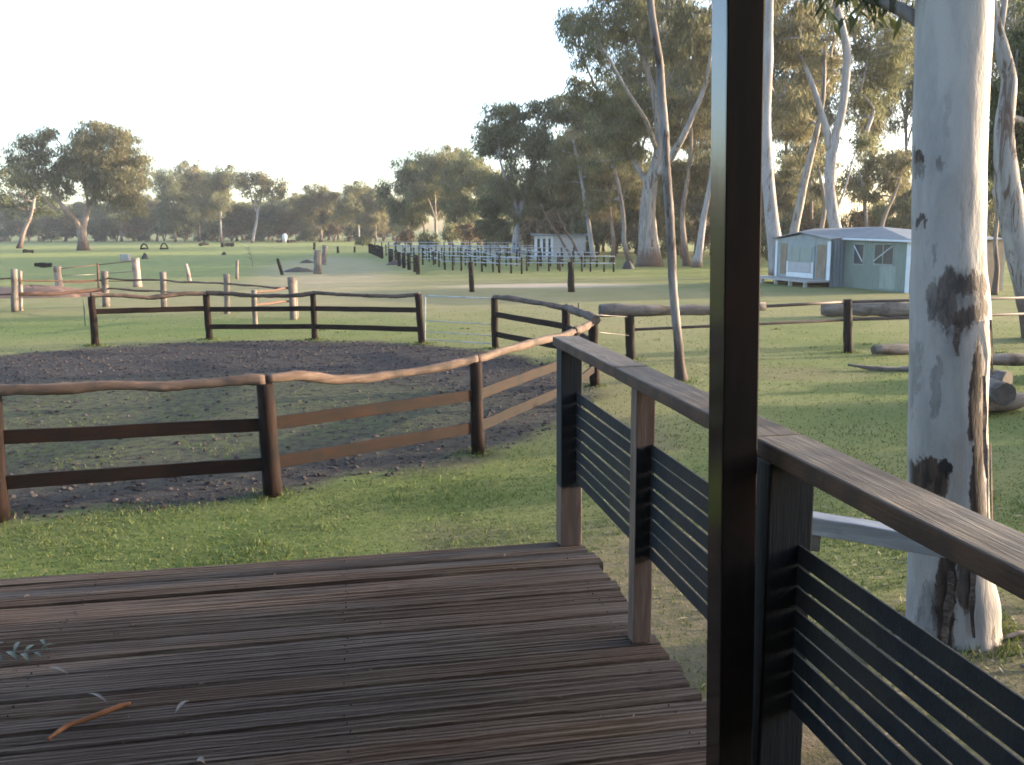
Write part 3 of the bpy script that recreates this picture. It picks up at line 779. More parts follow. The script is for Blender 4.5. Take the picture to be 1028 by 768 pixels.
c = gp(308, 264); tag(mound('rubble_heap', (c.x, c.y, 0), 0.6, .4, .25, M['log_end'], 8, 14, 4), 'tiny dark mound on the grass beyond the rubble heap', 'heap')
c = gp(399, 266); tag(mound('rubble_heap', (c.x, c.y, 0), .9, .5, .4, M['log_end'], 9, 14, 4), 'dark clump lying at the foot of the dark picket line', 'heap')
c = gp(630.5, 270); tag(mound('stump', (c.x, c.y, 0), .42, .3, .55, M['tyre'], 10, 14, 5), 'black stump on the lawn right of the pipe rail yard', 'stump')

# riding-course jumps and bits far out in the paddock
def far_logs():
    for (x0, x1, yb, r, lb) in ((35, 52, 269, .17, 'dark fallen log in the paddock behind the leaning stump post'), (23, 34, 254.5, .22, 'dark log lying in the grass left of the big gum'),
                                (200, 209, 247, .3, 'small dark log far out before the far tree line'), (222, 235, 248, .35, 'grey log far out on the grass right of the small jumps'),
                                (278, 284, 243.5, .3, 'dark log left of the white tank'), (289, 297, 244, .3, 'dark log right of the white tank')):
        a = gp(x0, yb); b_ = gp(x1, yb - .2); a.z = b_.z = r
        tag(log('fallen_log', [a, b_], [r, r * .8], M['dark_post'], None, wob=.05, bumpy=.15), lb, 'log', 'logs in the far paddock')
far_logs()
def arch(px, py, w, h, label):
    c = gp(px, py); s = c.y / F; t = empty('horse_jump', c, label, 'jump', 'small jumps in the paddock')
    m = MB(); n = 12; pts = []
    for i in range(n + 1):
        a = math.pi * i / n; pts.append(c + Vector((-math.cos(a) * w * s / 2, 0, math.sin(a) * h * s)))
    m.tube(pts, .11, 8); m.build('arch', M['dark_post'], t, True)
    m = MB(); m.tube([c + Vector((-w * s / 2 * 1.1, -.15, .15)), c + Vector((w * s / 2 * 1.1, -.15, .15))], .12, 8); m.build('ground_log', M['dark_post'], t, True)
arch(145, 250.5, 7, 5.5, 'dark arched jump in the paddock, left one of a pair'); arch(165, 250.5, 7, 6, 'dark arched jump in the paddock, right one of a pair')
c = gp(145.5, 260); tag(mound('shrub_stump', (c.x, c.y, 0), .35, .3, .55, M['tyre'], 11, 12, 4), 'dark stump on the grass just behind the fat pale post', 'stump')
c = gp(225, 256); tag(mound('shrub_stump', (c.x, c.y, 0), .3, .25, .35, M['tyre'], 12, 12, 4), 'tiny dark stump in the sunlit strip of the paddock', 'stump')
c = gp(126, 262); m = MB(); m.box(c + Vector((0, 0, .3)), .75, .6, .6); bx_ = m.build('water_trough', M['concrete'], None, origin=c, bevel=.05)
tag(bx_, 'grey concrete trough left of the fat pale post', 'trough')
c = gp(286, 243.5); s = c.y / F; m = MB(); m.tube([c, c + Vector((0, 0, 7.5 * s)), c + Vector((0, 0, 9 * s))], [2.4 * s, 2.4 * s, .5 * s], 14)
tag(m.build('water_tank', M['white_trim'], None, True, origin=c), 'small white upright tank before the far tree line', 'tank')

# ------------------------------------------------------------------ pipe rail yard
def row(label, P0, P1, n, h, rails, rmat='galv', pr=.06, name='pipe_rail_fence', grp='rows of the pipe rail yard', skip=()):
    P0 = Vector((*P0, 0)); P1 = Vector((*P1, 0)); t = empty(name, P0, label, 'fence', grp)
    for i in range(n):
        if i in skip: continue
        p = P0.lerp(P1, i / (n - 1)) + Vector((rnd.uniform(-.1, .1), rnd.uniform(-.1, .1), 0)); m = MB(); m.tube([p, p + Vector((0, 0, h * rnd.uniform(.96, 1.06)))], pr, 7); m.build('post', M['dark_post'], t, True)
    for z in rails:
        m = MB(); m.tube([P0 + Vector((0, -.07, z)), P0.lerp(P1, .5) + Vector((0, -.07, z)), P1 + Vector((0, -.07, z))], .034, 6); m.build('rail', M[rmat], t, True)
    return t
def g2(x, y): p = gp(x, y); return (p.x, p.y)
row('dark picket line of brown posts at the near left of the pipe yard', g2(421, 275.5), g2(391, 263), 8, 1.02, (.55, .9), 'pen_board', .12, 'post_fence', 'dark post fences along the track')
row('dark board fence farther along the track left of the pipe yard', g2(383.5, 259.5), g2(371.5, 254), 7, 1.05, (.35, .65, .95), 'pen_board', .14, 'post_fence', 'dark post fences along the track')
row('front row of the pipe rail yard, pale rails on black posts', g2(447, 271), g2(524, 275), 9, .9, (.55, .9))
row('right front row of the pipe rail yard, before the white hut', g2(529, 272), g2(617, 273), 9, .92, (.5, .9))
row('second row of the pipe rail yard, sloping pale rails', g2(425, 266), g2(600, 268), 17, 1.0, (.45, .95))
row('third row of the pipe rail yard, bluish rails', g2(398, 260.5), g2(575, 263), 19, 1.05, (.35, .7, 1.05))
row('fourth row of the pipe rail yard, bluish rails', g2(388, 257), g2(560, 259), 20, 1.1, (.35, .7, 1.05))
row('back row of the pipe rail yard along the bushes', g2(376, 253.5), g2(535, 255.5), 20, 1.2, (.35, .75, 1.15))
for i, (a, b_) in enumerate((((447, 271), (425, 259)), ((500, 273), (455, 256)), ((560, 271), (500, 257)))):
    row(('left', 'middle', 'right')[i] + ' cross rail joining the rows of the pipe yard', g2(*a), g2(*b_), 6, 1.0, (.5, .95))

# white hut
def hut():
    a = gp(537, 259); b_ = gp(587, 259); Y = 80.0
    A = dp(537, 258, Y); B = dp(588, 258, Y); A.z = B.z = 0
    t = empty('white_hut', (A + B) / 2, 'small white hut with a columned front beyond the pipe yard', 'hut')
    t.location.z = 0
    s = Y / F; Lx = (B - A).length; hh = 20.5 * s + .15
    m = MB(); m.box(A.lerp(B, .68) + Vector((0, 1.6, hh / 2)), Lx * .64, 3.0, hh); m.build('wall', M['hut_wall'], t)
    m = MB(); m.box(A.lerp(B, .18) + Vector((0, 2.3, hh / 2)), Lx * .36, 1.6, hh); m.build('porch_wall', M['glass_dark'], t)
    m = MB(); m.box(A.lerp(B, .18) + Vector((0, .9, .12)), Lx * .37, 1.3, .24); m.build('porch_floor', M['concrete'], t)
    for k in (.02, .13, .24, .34):
        m = MB(); m.box(A.lerp(B, k) + Vector((0, .25, hh / 2)), .24, .24, hh); m.build('column', M['white_trim'], t)
    m = MB(); c0 = A + Vector((-.3, -.1, hh)); c1 = B + Vector((.3, -.1, hh))
    m.poly([c0, c1, c1 + Vector((-.1, 3.4, .06)), A.lerp(B, .45) + Vector((0, 3.4, .35)), c0 + Vector((0, 3.4, .2))], .1, (0, 0, 1)); m.build('roof', M['iron_roof'], t)
    m = MB(); m.box(A.lerp(B, .2) + Vector((0, .2, hh - .12)), Lx * .42, .1, .22); m.build('fascia', M['white_trim'], t)
hut()

# ------------------------------------------------------------------ shed
def shed():
    a = Vector((.26, -.966, 0)); b_ = Vector((.966, .26, 0)); up = Vector((0, 0, 1))
    F1 = Vector((13.38, 39.0, 0)); F0 = F1 - a * 4.4; G0 = F1 + b_ * .66; G1 = G0 + a * 4.1
    t = empty('shed', G0, 'pale green and blue grey shed with low iron roof and white door panels', 'shed')
    def wall(name, p, q, z0, z1, mat, th=.08, z1b=None, off=0.0):
        n = (q - p).normalized().cross(up)          # outward guess
        if n.dot(Vector((0, 0, 0)) - p) < 0: n = -n
        m = MB(); zb = z1 if z1b is None else z1b; o = n * off
        m.poly([p + o + up * z0, q + o + up * z0, q + o + up * zb, p + o + up * z1], th, -n); return m.build(name, M[mat], t)
    e = 1.95; fl = .28
    # gable section (left)
    pk = F0.lerp(F1, .5)
    n = a.cross(up); n = -n if n.dot(-F0) < 0 else n
    m = MB(); m.poly([F0 + up * fl, F1 + up * fl, F1 + up * e, pk + up * 2.2, F0 + up * e], .08, -n); gw = m.build('gable_wall', M['shed_grey'], t)
    wall('side_wall', F1 - n * .0, G0, 0, e + .02, 'shed_blue')
    m = MB(); m.box(F0.lerp(F1, .5) + b_ * .3 + up * (fl / 2), 4.36, .5, fl - .02, Matrix((a, b_, up)).transposed()); m.build('footing', M['dark_post'], t)
    def inset(name, s0, s1, z0, z1, mat, pr=.02, base=F0, parent=None, axis=a, nn=n):
        m = MB(); p = base + axis * s0 + nn * pr; q = base + axis * s1 + nn * pr
        m.poly([p + up * z0, q + up * z0, q + up * z1, p + up * z1], .018, -nn)
        return m.build(name, M[mat], parent or t)
    inset('side_panel', .45, .98, fl + .12, 1.78, 'tan_board'); inset('side_panel', 3.35, 4.0, fl + .05, 1.76, 'tan_board')
    inset('door', 1.05, 3.2, fl + .02, 1.68, 'shed_grey', .03)
    inset('door_panel', 1.05, 3.15, fl + .03, .52, 'white_trim', .05)
    inset('door_panel', 1.2, 3.0, .54, .98, 'hut_wall', .05)
    inset('door_panel', 1.05, 1.17, .54, 1.0, 'white_trim', .055); inset('door_panel', 3.03, 3.15, .54, 1.0, 'white_trim', .055)
    inset('door_panel', 1.2, 2.08, 1.0, 1.62, 'shed_pale', .05); inset('door_panel', 2.14, 3.0, 1.0, 1.62, 'shed_pale', .05)
    inset('corner_trim', 4.12, 4.36, fl, 1.9, 'white_trim', .03); inset('corner_trim', .03, .2, fl, 1.9, 'white_trim', .03)
    # green hall
    wall('green_wall', G0, G1, 0, 2.0, 'shed_green', .08, 1.95)
    wall('back_wall', G1, G1 + b_ * 4.2, 0, 1.95, 'tan_board', .08)
    wall('rear_wall', G0 - a * 4.4 + b_ * 4.2, G1 + b_ * 4.2, 0, 1.95, 'shed_green', .08)
    wall('left_wall', F0, F0 + b_ * 4.86, 0, 1.95, 'shed_blue', .08)
    ng = a.cross(up); ng = -ng if ng.dot(-G0) < 0 else ng
    inset('paint_patch', 2.3, 3.25, .08, .98, 'shed_pale', .006, G0, None, a, ng)
    inset('corner_trim', 3.86, 4.09, 0, 1.93, 'white_trim', .02, G0, None, a, ng)
    for (s0, s1, z0, z1) in ((.62, 1.2, 1.0, 1.78), (1.95, 3.05, 1.05, 1.80)):
        w = inset('window', s0 - .06, s1 + .06, z0 - .06, z1 + .06, 'shed_pale', .014, G0, None, a, ng)
        m = MB(); p = G0 + a * s0 + ng * .022; q = G0 + a * s1 + ng * .022; m.poly([p + up * z0, q + up * z0, q + up * z1, p + up * z1], .006, -ng); m.build('pane', M['glass_dark'], w, origin=t.location)
        m = MB(); 
        m.tube([p + up * (z1 - .05) + ng * .02, q + up * (z0 + .1) + ng * .02] if s0 < 1 else [p + up * (z0 + .1) + ng * .02, q + up * (z1 - .05) + ng * .02], .022, 6); m.build('diagonal_strip', M['white_trim'], w, origin=t.location)  # white diagonal strip across the pane
        if s0 > 1:
            m = MB(); c = (p + q) / 2 + ng * .018; m.tube([c + up * z0, c + up * z1], .025, 6); m.build('mullion', M['shed_pale'], w, origin=t.location)
    # roof
    z = lambda P, h: P + up * h
    ov = n * .18
    B0 = G0 + b_ * 1.5; A0_ = F0 + b_ * 2.0
    m = MB()
    eG0 = z(G0 + ov, 2.03); eG1 = z(G1 + ov + a * .2, 1.97); eGb = z(G1 + a * .2 + b_ * 4.3, 1.97); RB = z(B0 + a * .2, 2.46); RA = z(A0_, 2.40)
    pkf = z(pk + ov, 2.27); eF0 = z(F0 + ov - a * .12, 1.98); eF1 = z(F1 + ov + a * .08, 1.98)
    rear0 = z(F0 + b_ * 4.95 - a * .15, 1.97)
    for poly in ([eG0, eG1, RB], [eG1, eGb, RB], [eGb, rear0, RA, RB], [pkf, eF1, eG0, RB], [pkf, RB, RA], [eF0, pkf, RA], [eF0, RA, rear0]):
        m.poly(poly, .035, (0, 0, 1))
    m.build('roof', M['iron_roof'], t)
    m = MB(); m.tube([eG0 + up * -.03, eG1 + up * -.03], .045, 6); m.build('gutter', M['white_trim'], t)
    # porch
    m = MB(); pc = F0.lerp(F1, .42) + n * .55
    m.box(pc + up * (fl - .04), 5.0, 1.05, .08, Matrix((a, n, up)).transposed()); m.build('porch_floor', M['concrete'], t)
    for k in range(5):
        q = F0 - a * .5 + a * (k * 1.15) + n * 1.0; m = MB(); m.box(q + up * .1, .14, .14, .2); m.build('porch_stump', M['concrete'], t)
shed()

# ------------------------------------------------------------------ trees
def skeleton(trunks, clumps, rs, seg=0.8, tip=.018, min_start=0.35, rise=.12):
    """trunks: list of (pts, radii); first is the main stem. returns tubes"""
    nodes = []; par = []; rad_fixed = []; ok = []
    tubes = []
    for (pts, rad) in trunks:
        pts = [Vector(p) for p in pts]; n = len(pts)
        fine = []; fr = []
        for i in range(n - 1):   # Catmull-Rom
            p0 = pts[max(i - 1, 0)]; p1 = pts[i]; p2 = pts[i + 1]; p3 = pts[min(i + 2, n - 1)]
            k = max(3, int((p2 - p1).length / (seg * .7)))
            for j in range(k):
                t = j / k
                q = 0.5 * ((2 * p1) + (p2 - p0) * t + (2 * p0 - 5 * p1 + 4 * p2 - p3) * t * t + (-p0 + 3 * p1 - 3 * p2 + p3) * t ** 3)
                fine.append(q); fr.append(rad[i] + (rad[i + 1] - rad[i]) * t)
        fine.append(pts[-1]); fr.append(rad[-1])
        tubes.append((fine, fr, 10))
        L = len(fine)
        for i, (q, r) in enumerate(zip(fine, fr)):
            if i / L >= min_start or len(tubes) > 1:
                nodes.append(q); par.append(-1); ok.append(r)
    base = trunks[0][0][0]
    top = np.array([list(n) for n in nodes])
    cl = sorted(clumps, key=lambda c: min((c - n).length for n in nodes))
    P = [list(n) for n in nodes]; PR = list(ok)
    childcount = {}
    paths = []
    arr = np.array(P)
    for c in cl:
        d = arr - np.array(list(c)); dist = np.sqrt((d ** 2).sum(1))
        pen = dist + np.maximum(0, d[:, 2]) * 1.5     # nodes above the clump are poor parents
        j = int(pen.argmin()); s = Vector(arr[j]); D = (c - s).length
        if D < .05: continue
        k = max(2, int(D / seg) + 1)
        mid = s.lerp(c, .5) + Vector((rs.uniform(-1, 1), rs.uniform(-1, 1), rs.uniform(.2, 1.2))) * D * rise
        pts = []; idx = [j]; new = []
        for i in range(1, k + 1):
            t = i / k; q = s * (1 - t) ** 2 + mid * 2 * t * (1 - t) + c * t * t
            q = q + Vector((rs.uniform(-1, 1), rs.uniform(-1, 1), rs.uniform(-1, 1))) * D * .025
            new.append(list(q)); idx.append(len(P) + i - 1)
        P += new; arr = np.vstack([arr, np.array(new)]); par += [idx[i] for i in range(len(new))]; PR += [0] * len(new)
        paths.append(idx)
    # pipe-model radii
    w = np.zeros(len(P))
    for idx in paths: w[idx[-1]] += 1
    for i in range(len(P) - 1, len(nodes) - 1, -1):
        if par[i] >= 0: w[par[i]] += w[i]
    for idx in paths:
        pts = [Vector(P[i]) for i in idx]; rad = []
        for i in idx:
            r = tip * max(1.0, w[i]) ** .48
            if i < len(nodes): r = min(tip * max(1., w[idx[1]]) ** .48 * 1.15, ok[i] * .9)
            rad.append(r)
        tubes.append((pts, rad, 5))
    return tubes

def leaves(clumps, rc, per, ll, lw, rs, flat=.65, droop=.8):
    """leaf blades scattered in clumps -> verts, quads"""
    n = len(clumps); C = np.repeat(np.array([list(c) for c in clumps]), per, axis=0); N = len(C)
    rcs = np.repeat(rs.uniform(.65, 1.3, n) * rc, per)
    d = rs.normal(size=(N, 3)); d /= np.linalg.norm(d, axis=1)[:, None]
    r = rs.uniform(0, 1, N) ** .45
    off = d * (r * rcs)[:, None]; off[:, 2] *= flat
    P = C + off
    ax = rs.normal(size=(N, 3)); ax /= np.linalg.norm(ax, axis=1)[:, None]; ax[:, 2] -= droop; ax /= np.linalg.norm(ax, axis=1)[:, None]
    sd = np.cross(ax, rs.normal(size=(N, 3))); sd /= (np.linalg.norm(sd, axis=1)[:, None] + 1e-9)
    l = ll * rs.uniform(.6, 1.35, N); w = lw * rs.uniform(.6, 1.35, N)
    a = P; b = P + ax * (l * .45)[:, None] + sd * (w * .5)[:, None]; c = P + ax * l[:, None]; e = P + ax * (l * .45)[:, None] - sd * (w * .5)[:, None]
    V = np.stack([a, b, c, e], axis=1).reshape(-1, 3)
    Q = np.arange(N * 4, dtype=np.int32).reshape(-1, 4)
    return V, Q

def lobe_points(lobes, rs):
    out = []
    for (c, rx, ry, rz, n) in lobes:
        for _ in range(n):
            d = Vector(rs.normal(size=3)).normalized(); r = rs.uniform(.12, 1) ** .5
            out.append(Vector((c[0] + d.x * rx * r, c[1] + d.y * ry * r, c[2] + d.z * rz * r)))
    return out

def tree_meshes(key, trunks, lobes, seed, rc=.8, per=90, ll=.32, lw=.10, min_start=.35, tip=.018, seg=.8, droop=.8, rise=.12, sides=10):
    rs = np.random.RandomState(seed); rr = random.Random(seed)
    cl = lobe_points(lobes, rs)
    tb = skeleton(trunks, cl, rr, seg, tip, min_start, rise) if cl else [(p, r, sides) for p, r in trunks]
    mb = MB()
    for i, (pts, rad, sd) in enumerate(tb):
        rad = list(rad)
        if i == 0:   # root flare
            zb = pts[0].z
            rad = [r * (1 + .45 * math.exp(-(p.z - zb) / (2.2 * rad[0] + .05))) for p, r in zip(pts, rad)]
        mb.tube(pts, rad, sd if i else 14, True, .05 if i < len(trunks) else 0.0, rr)
    me_t = bpy.data.meshes.new(key + '_trunk'); me_t.from_pydata([tuple(v) for v in mb.v], [], mb.f); me_t.update()
    me_t.polygons.foreach_set('use_smooth', np.ones(len(me_t.polygons), dtype=bool))
    me_c = None
    if cl:
        V, Q = leaves(cl, rc, per, ll, lw, rs, droop=droop); me_c = mesh_np(key + '_crown', V, Q)
    return me_t, me_c

def put_tree(name, me_t, me_c, bark, leafm, loc, label, cat='tree', group=None, rz=0, sc=(1, 1, 1)):
    if not me_t.materials: me_t.materials.append(M[bark])
    if me_c is not None and not me_c.materials: me_c.materials.append(M[leafm])
    t = empty(name, loc, label, cat, group); t.rotation_euler = (0, 0, rz); t.scale = sc
    link('trunk', me_t, None, t)
    if me_c is not None: link('crown', me_c, None, t)
    return t

def hero(name, label, base_px, Y, trunks_px, lobes_px, seed, bark='bark', leaf='leaf_a', group=None, rc=.8, per=90, ll=.32, lw=.10, dens=1.0, **kw):
    """trunks_px: list of [(x, y, width_px, dy)], lobes_px: (x, y, rx, ry, n, dy)"""
    b = dp(*base_px, Y); b.z = 0; s = Y / F
    tr = []
    for k, tp in enumerate(trunks_px):
        pts = [dp(x, y, Y + dy) - b for (x, y, w, dy) in tp]; rad = [w * s / 2 for (x, y, w, dy) in tp]
        if k == 0: pts[0].z = -.05
        tr.append((pts, rad))
    lb = []
    for (x, y, rx, ry, n, dy) in lobes_px:
        c = dp(x, y, Y + dy) - b; lb.append((c, rx * s, (rx + ry) * .5 * s, ry * s, max(1, int(n * dens))))
    mt, mc = tree_meshes(name, tr, lb, seed, rc, per, ll, lw, **kw)
    return put_tree(name, mt, mc, bark, leaf, b, label, group=group)

TG = 'gum trees of the far tree line'
TF = 'gum trees of the wood on the right'
# big paddock gum
hero('gum_tree', 'big spreading gum standing alone in the left paddock with a forked trunk', (84, 251), 130,
     [[(84, 251, 9.5, 0), (83, 240, 8, 0), (82, 231, 8.5, 0), (85, 222, 6, 0), (89, 207, 5, 1), (96, 195, 4, 2), (104, 180, 2.5, 3)],
      [(82, 232, 6.5, 0), (75, 221, 5.5, -1), (66, 211, 4.5, -2), (57, 199, 3.4, -2), (50, 185, 2, -2)],
      [(60, 212, 2.6, -2), (50, 206, 2.2, -2), (43, 196, 1.6, -3), (36, 186, 1, -3)],
      [(89, 209, 3, 1), (86, 192, 2.5, 0), (80, 175, 1.8, -1), (78, 160, 1.2, -1)]],
     [(108, 150, 31, 28, 46, 0), (92, 142, 22, 20, 24, 0), (130, 168, 21, 30, 30, 0), (105, 170, 32, 26, 34, 0), (110, 185, 28, 18, 20, 0), (80, 168, 14, 16, 10, 0),
      (36, 150, 18, 14, 12, -1), (47, 134, 10, 6, 6, -1), (30, 172, 24, 18, 20, -1), (62, 186, 18, 14, 12, -1), (132, 205, 16, 13, 10, 0), (105, 202, 16, 7, 3, 0), (55, 166, 18, 16, 10, 0), (69, 160, 14, 14, 10, 0), (20, 160, 18, 12, 8, -1)],
     11, 'bark_warm', 'leaf_b', rc=1.25, per=100, ll=.58, lw=.12, droop=1.2, dens=1.7, tip=.03, seg=1.2, min_start=.5)
hero('gum_tree', 'gum with a pale leaning trunk behind the left side of the big paddock gum', (19, 246), 150,
     [[(19, 246, 4.5, 0), (24, 232, 4, 0), (31, 216, 3.2, 0), (34, 200, 2.2, 0)]],
     [(12, 190, 26, 26, 26, 4), (-10, 180, 24, 30, 20, 4), (40, 205, 20, 16, 14, 4)], 12, 'bark_warm', 'leaf_c', rc=1.3, per=100, ll=.5, lw=.16, dens=1.7, tip=.03, seg=1.2)

# far-line templates (built around the origin, in metres)
def template(key, h, w, seed, n=90, bark='bark', leaf='leaf_a', th=.3, rc=1.35, droop=1.2, per=95, ll=.62, lw=.135, r=.35, lean=.05, nl=8):
    rr = random.Random(seed)
    pts = [Vector((0, 0, -.05))]; x = y = 0
    for k in range(1, 6):
        x += rr.uniform(-lean, lean) * h * .25; y += rr.uniform(-lean, lean) * h * .25; pts.append(Vector((x, y, h * .85 * k / 5)))
    rad = [r, r * .85, r * .7, r * .5, r * .32, r * .15]
    tr = [(pts, rad)]
    for k in range(3):   # big limbs
        t = rr.uniform(.3, .6); i = int(t * 5); s = pts[i].lerp(pts[i + 1], t * 5 - i); a = rr.uniform(0, 6.28)
        e = s + Vector((math.cos(a) * w * .35, math.sin(a) * w * .35, h * rr.uniform(.2, .35)))
        tr.append(([s, s.lerp(e, .5) + Vector((0, 0, h * .03)), e], [r * .45, r * .3, r * .12]))
    lobes = []
    for k in range(nl):
        a = k * 2.4 + rr.uniform(-.4, .4); q = rr.uniform(.1, .8) * w * .5; z = h * (th + (1 - th) * rr.uniform(.18, .84))
        shr = 1.0 - .5 * max(0, (z / h - .6)) / .4
        lobes.append((Vector((x * .6 + math.cos(a) * q * shr, y * .6 + math.sin(a) * q * shr, z)), w * rr.uniform(.2, .32), w * rr.uniform(.2, .32), h * rr.uniform(.1, .17), n // nl))
    return tree_meshes(key, tr, lobes, seed, rc, per, ll, lw, tip=.03, seg=1.3, droop=droop) + (bark, leaf, h, w)
T = {}
T['round'] = template('round', 16, 13, 21, 209, 'bark', 'leaf_a', .15, nl=11)
T['round2'] = template('round2', 15, 12, 22, 209, 'bark_warm', 'leaf_b', .18, nl=10)
T['dense'] = template('dense', 14, 13, 23, 247, 'bark', 'leaf_c', .08, nl=12)
T['open'] = template('open', 17, 11, 24, 114, 'bark_pale', 'leaf_b', .5, per=65, nl=7)
T['tall'] = template('tall', 25, 12, 25, 228, 'bark_pale', 'leaf_a', .28, ll=.46, lw=.085, droop=1.3, per=100, rc=1.3, nl=16, lean=.1)
T['tall2'] = template('tall2', 24, 11, 26, 209, 'bark', 'leaf_b', .3, ll=.46, lw=.085, droop=1.3, per=100, rc=1.3, nl=16, lean=.12)
T['tall3'] = template('tall3', 23, 12, 27, 209, 'bark_warm', 'leaf_c', .2, ll=.46, lw=.085, droop=1.3, per=100, rc=1.3, nl=16, lean=.08)
def bush_t(key, seed, leaf, h=2.2, w=3.2, n=26):
    rr = random.Random(seed); tr = []
    for k in range(5):
        a = k * 1.26; tr.append(([Vector((0, 0, -.03)), Vector((math.cos(a) * .3, math.sin(a) * .3, h * .3)), Vector((math.cos(a) * w * .25, math.sin(a) * w * .25, h * .6))], [.05, .035, .02]))
    lobes = [(Vector((rr.uniform(-.3, .3) * w, rr.uniform(-.3, .3) * w, h * rr.uniform(.3, .65))), w * .28, w * .28, h * .3, n // 5) for _ in range(5)]
    return tree_meshes(key, tr, lobes, seed, .42, 80, .26, .09, tip=.012, seg=.5, droop=.1) + ('bark_warm', leaf, h, w)
T['bush'] = bush_t('bush', 31, 'leaf_c'); T['bush2'] = bush_t('bush2', 32, 'leaf_d'); T['bush3'] = bush_t('bush3', 33, 'leaf_a')

def far(kind, bx, by, top, hw, label, group, rz=None, name=None, cat='tree', Y=None):
    mt, mc, bk, lf, h, w = T[kind]
    p = gp(bx, by) if Y is None else dp(bx, by, Y)
    p.z = 0; s = p.y / F
    hor = by - 0
    hm = (ypx(p) - top) * s * (1.12 if cat == 'tree' else 1.25); sz = hm / h; sx = (hw * 2 * s) / w
    return put_tree(name or 'gum_tree', mt, mc, bk, lf, p, label, cat, group, rnd.uniform(0, 6.28) if rz is None else rz, (sx, sx, sz))
L1 = 'hazy olive gum in the far tree line behind the big paddock gum'
for (k, x, top, hw) in (('dense', -30, 190, 30), ('round', 2, 200, 26), ('dense', 40, 205, 26), ('round2', 66, 208, 24), ('dense', 96, 205, 26), ('round', 122, 203, 24), ('dense', 140, 196, 22), ('round2', 158, 200, 20), ('tall3', -60, 170, 30)):
    far(k, x, 242.2 + rnd.uniform(-.4, .4), top, hw, L1, TG)
far('dense', 176, 243.5, 178, 24, 'dark dense gum left of the tall crown in the middle of the far tree line', TG)
far('round2', 200, 243, 168, 26, 'tall brownish gum with ragged top in the middle of the far tree line', TG)
far('round', 222, 243.5, 174, 25, 'olive gum with a bright white trunk foot in the far tree line', TG)
hero('gum_tree', 'slender white trunked gum with sparse windswept crown in the far tree line', (253, 242.5), 200,
     [[(253, 242.5, 2.6, 0), (257, 226, 2.4, 0), (259, 210, 2.2, 0), (263, 195, 1.6, 0), (268, 182, 1, 0)], [(258, 214, 1.5, 0), (252, 198, 1.2, 0), (250, 186, .8, 0)]],
     [(262, 178, 12, 7, 12, 0), (275, 187, 14, 9, 14, 0), (246, 181, 12, 9, 12, 0), (255, 196, 20, 10, 10, 0), (283, 192, 8, 5, 4, 0)], 41, 'bark_pale', 'leaf_b', rc=1.4, per=70, ll=.75, lw=.23, tip=.04, seg=1.6)
L2 = 'low hazy gum filling the far tree line right of the slender white trunked gum'
for (k, x, top, hw) in (('dense', 238, 206, 22), ('round', 262, 208, 22), ('dense', 284, 203, 22), ('round2', 300, 200, 20), ('dense', 352, 202, 22), ('dense', 330, 203, 22), ('round', 385, 200, 20), ('dense', 312, 206, 20), ('dense', 405, 204, 20)):
    far(k, x, 241.6 + rnd.uniform(-.4, .4), top, hw, L2, TG)
for (k, x, top, hw) in (('dense', 150, 205, 24), ('dense', 188, 206, 24), ('round2', 244, 205, 22), ('dense', 270, 204, 24), ('round2', 340, 198, 22), ('dense', 372, 202, 24), ('dense', 395, 200, 22), ('round', 308, 199, 22), ('dense', 216, 208, 24)):
    far(k, x, 240.8 + rnd.uniform(-.3, .3), top, hw, 'hazy gum in the rearmost row of the far tree line', TG)
far('round2', 322, 243, 189, 24, 'rounded gum with a sunlit top in the dip of the far tree line', TG)
far('round', 360, 243, 188, 22, 'grey olive gum left of the tall dark clump in the far tree line', TG)
far('round2', 378, 243.4, 191, 18, 'brown tinged gum close beside the tall dark clump in the far tree line', TG)
far('dense', 412, 246.5, 163, 30, 'dark rounded gum at the left end of the clump beyond the pipe yard', TG)
far('round', 438, 247, 158, 30, 'tall olive gum in the middle of the clump beyond the pipe yard', TG)
far('dense', 466, 247.5, 162, 30, 'dark gum at the right end of the clump beyond the pipe yard', TG)
far('round2', 452, 246, 156, 26, 'brownish gum showing behind the clump beyond the pipe yard', TG)
far('round', 492, 248, 172, 28, 'olive gum between the clump and the tall wood on the right', TG)
# pale broken trunks below the clump
for (x0, y0, x1, y1, w, lb) in ((396, 246, 408, 218, 3, 'bleached leaning dead trunk among bushes beyond the pipe yard'), (412, 247, 409, 226, 4, 'broken pale stub of a trunk beyond the pipe yard'), (427, 247, 424, 222, 3.5, 'pale forked dead trunk right of the broken stub beyond the pipe yard')):
    p = gp(x0, y0); q = dp(x1, y1, p.y); r = w * p.y / F / 2
    tag(log('dead_trunk', [p, p.lerp(q, .5) + Vector((.2, 0, .1)), q], [r, r * .8, r * .4], M['bark_pale'], None, wob=.06, bumpy=.1), lb, 'dead trunk', 'dead trunks beyond the pipe yard')

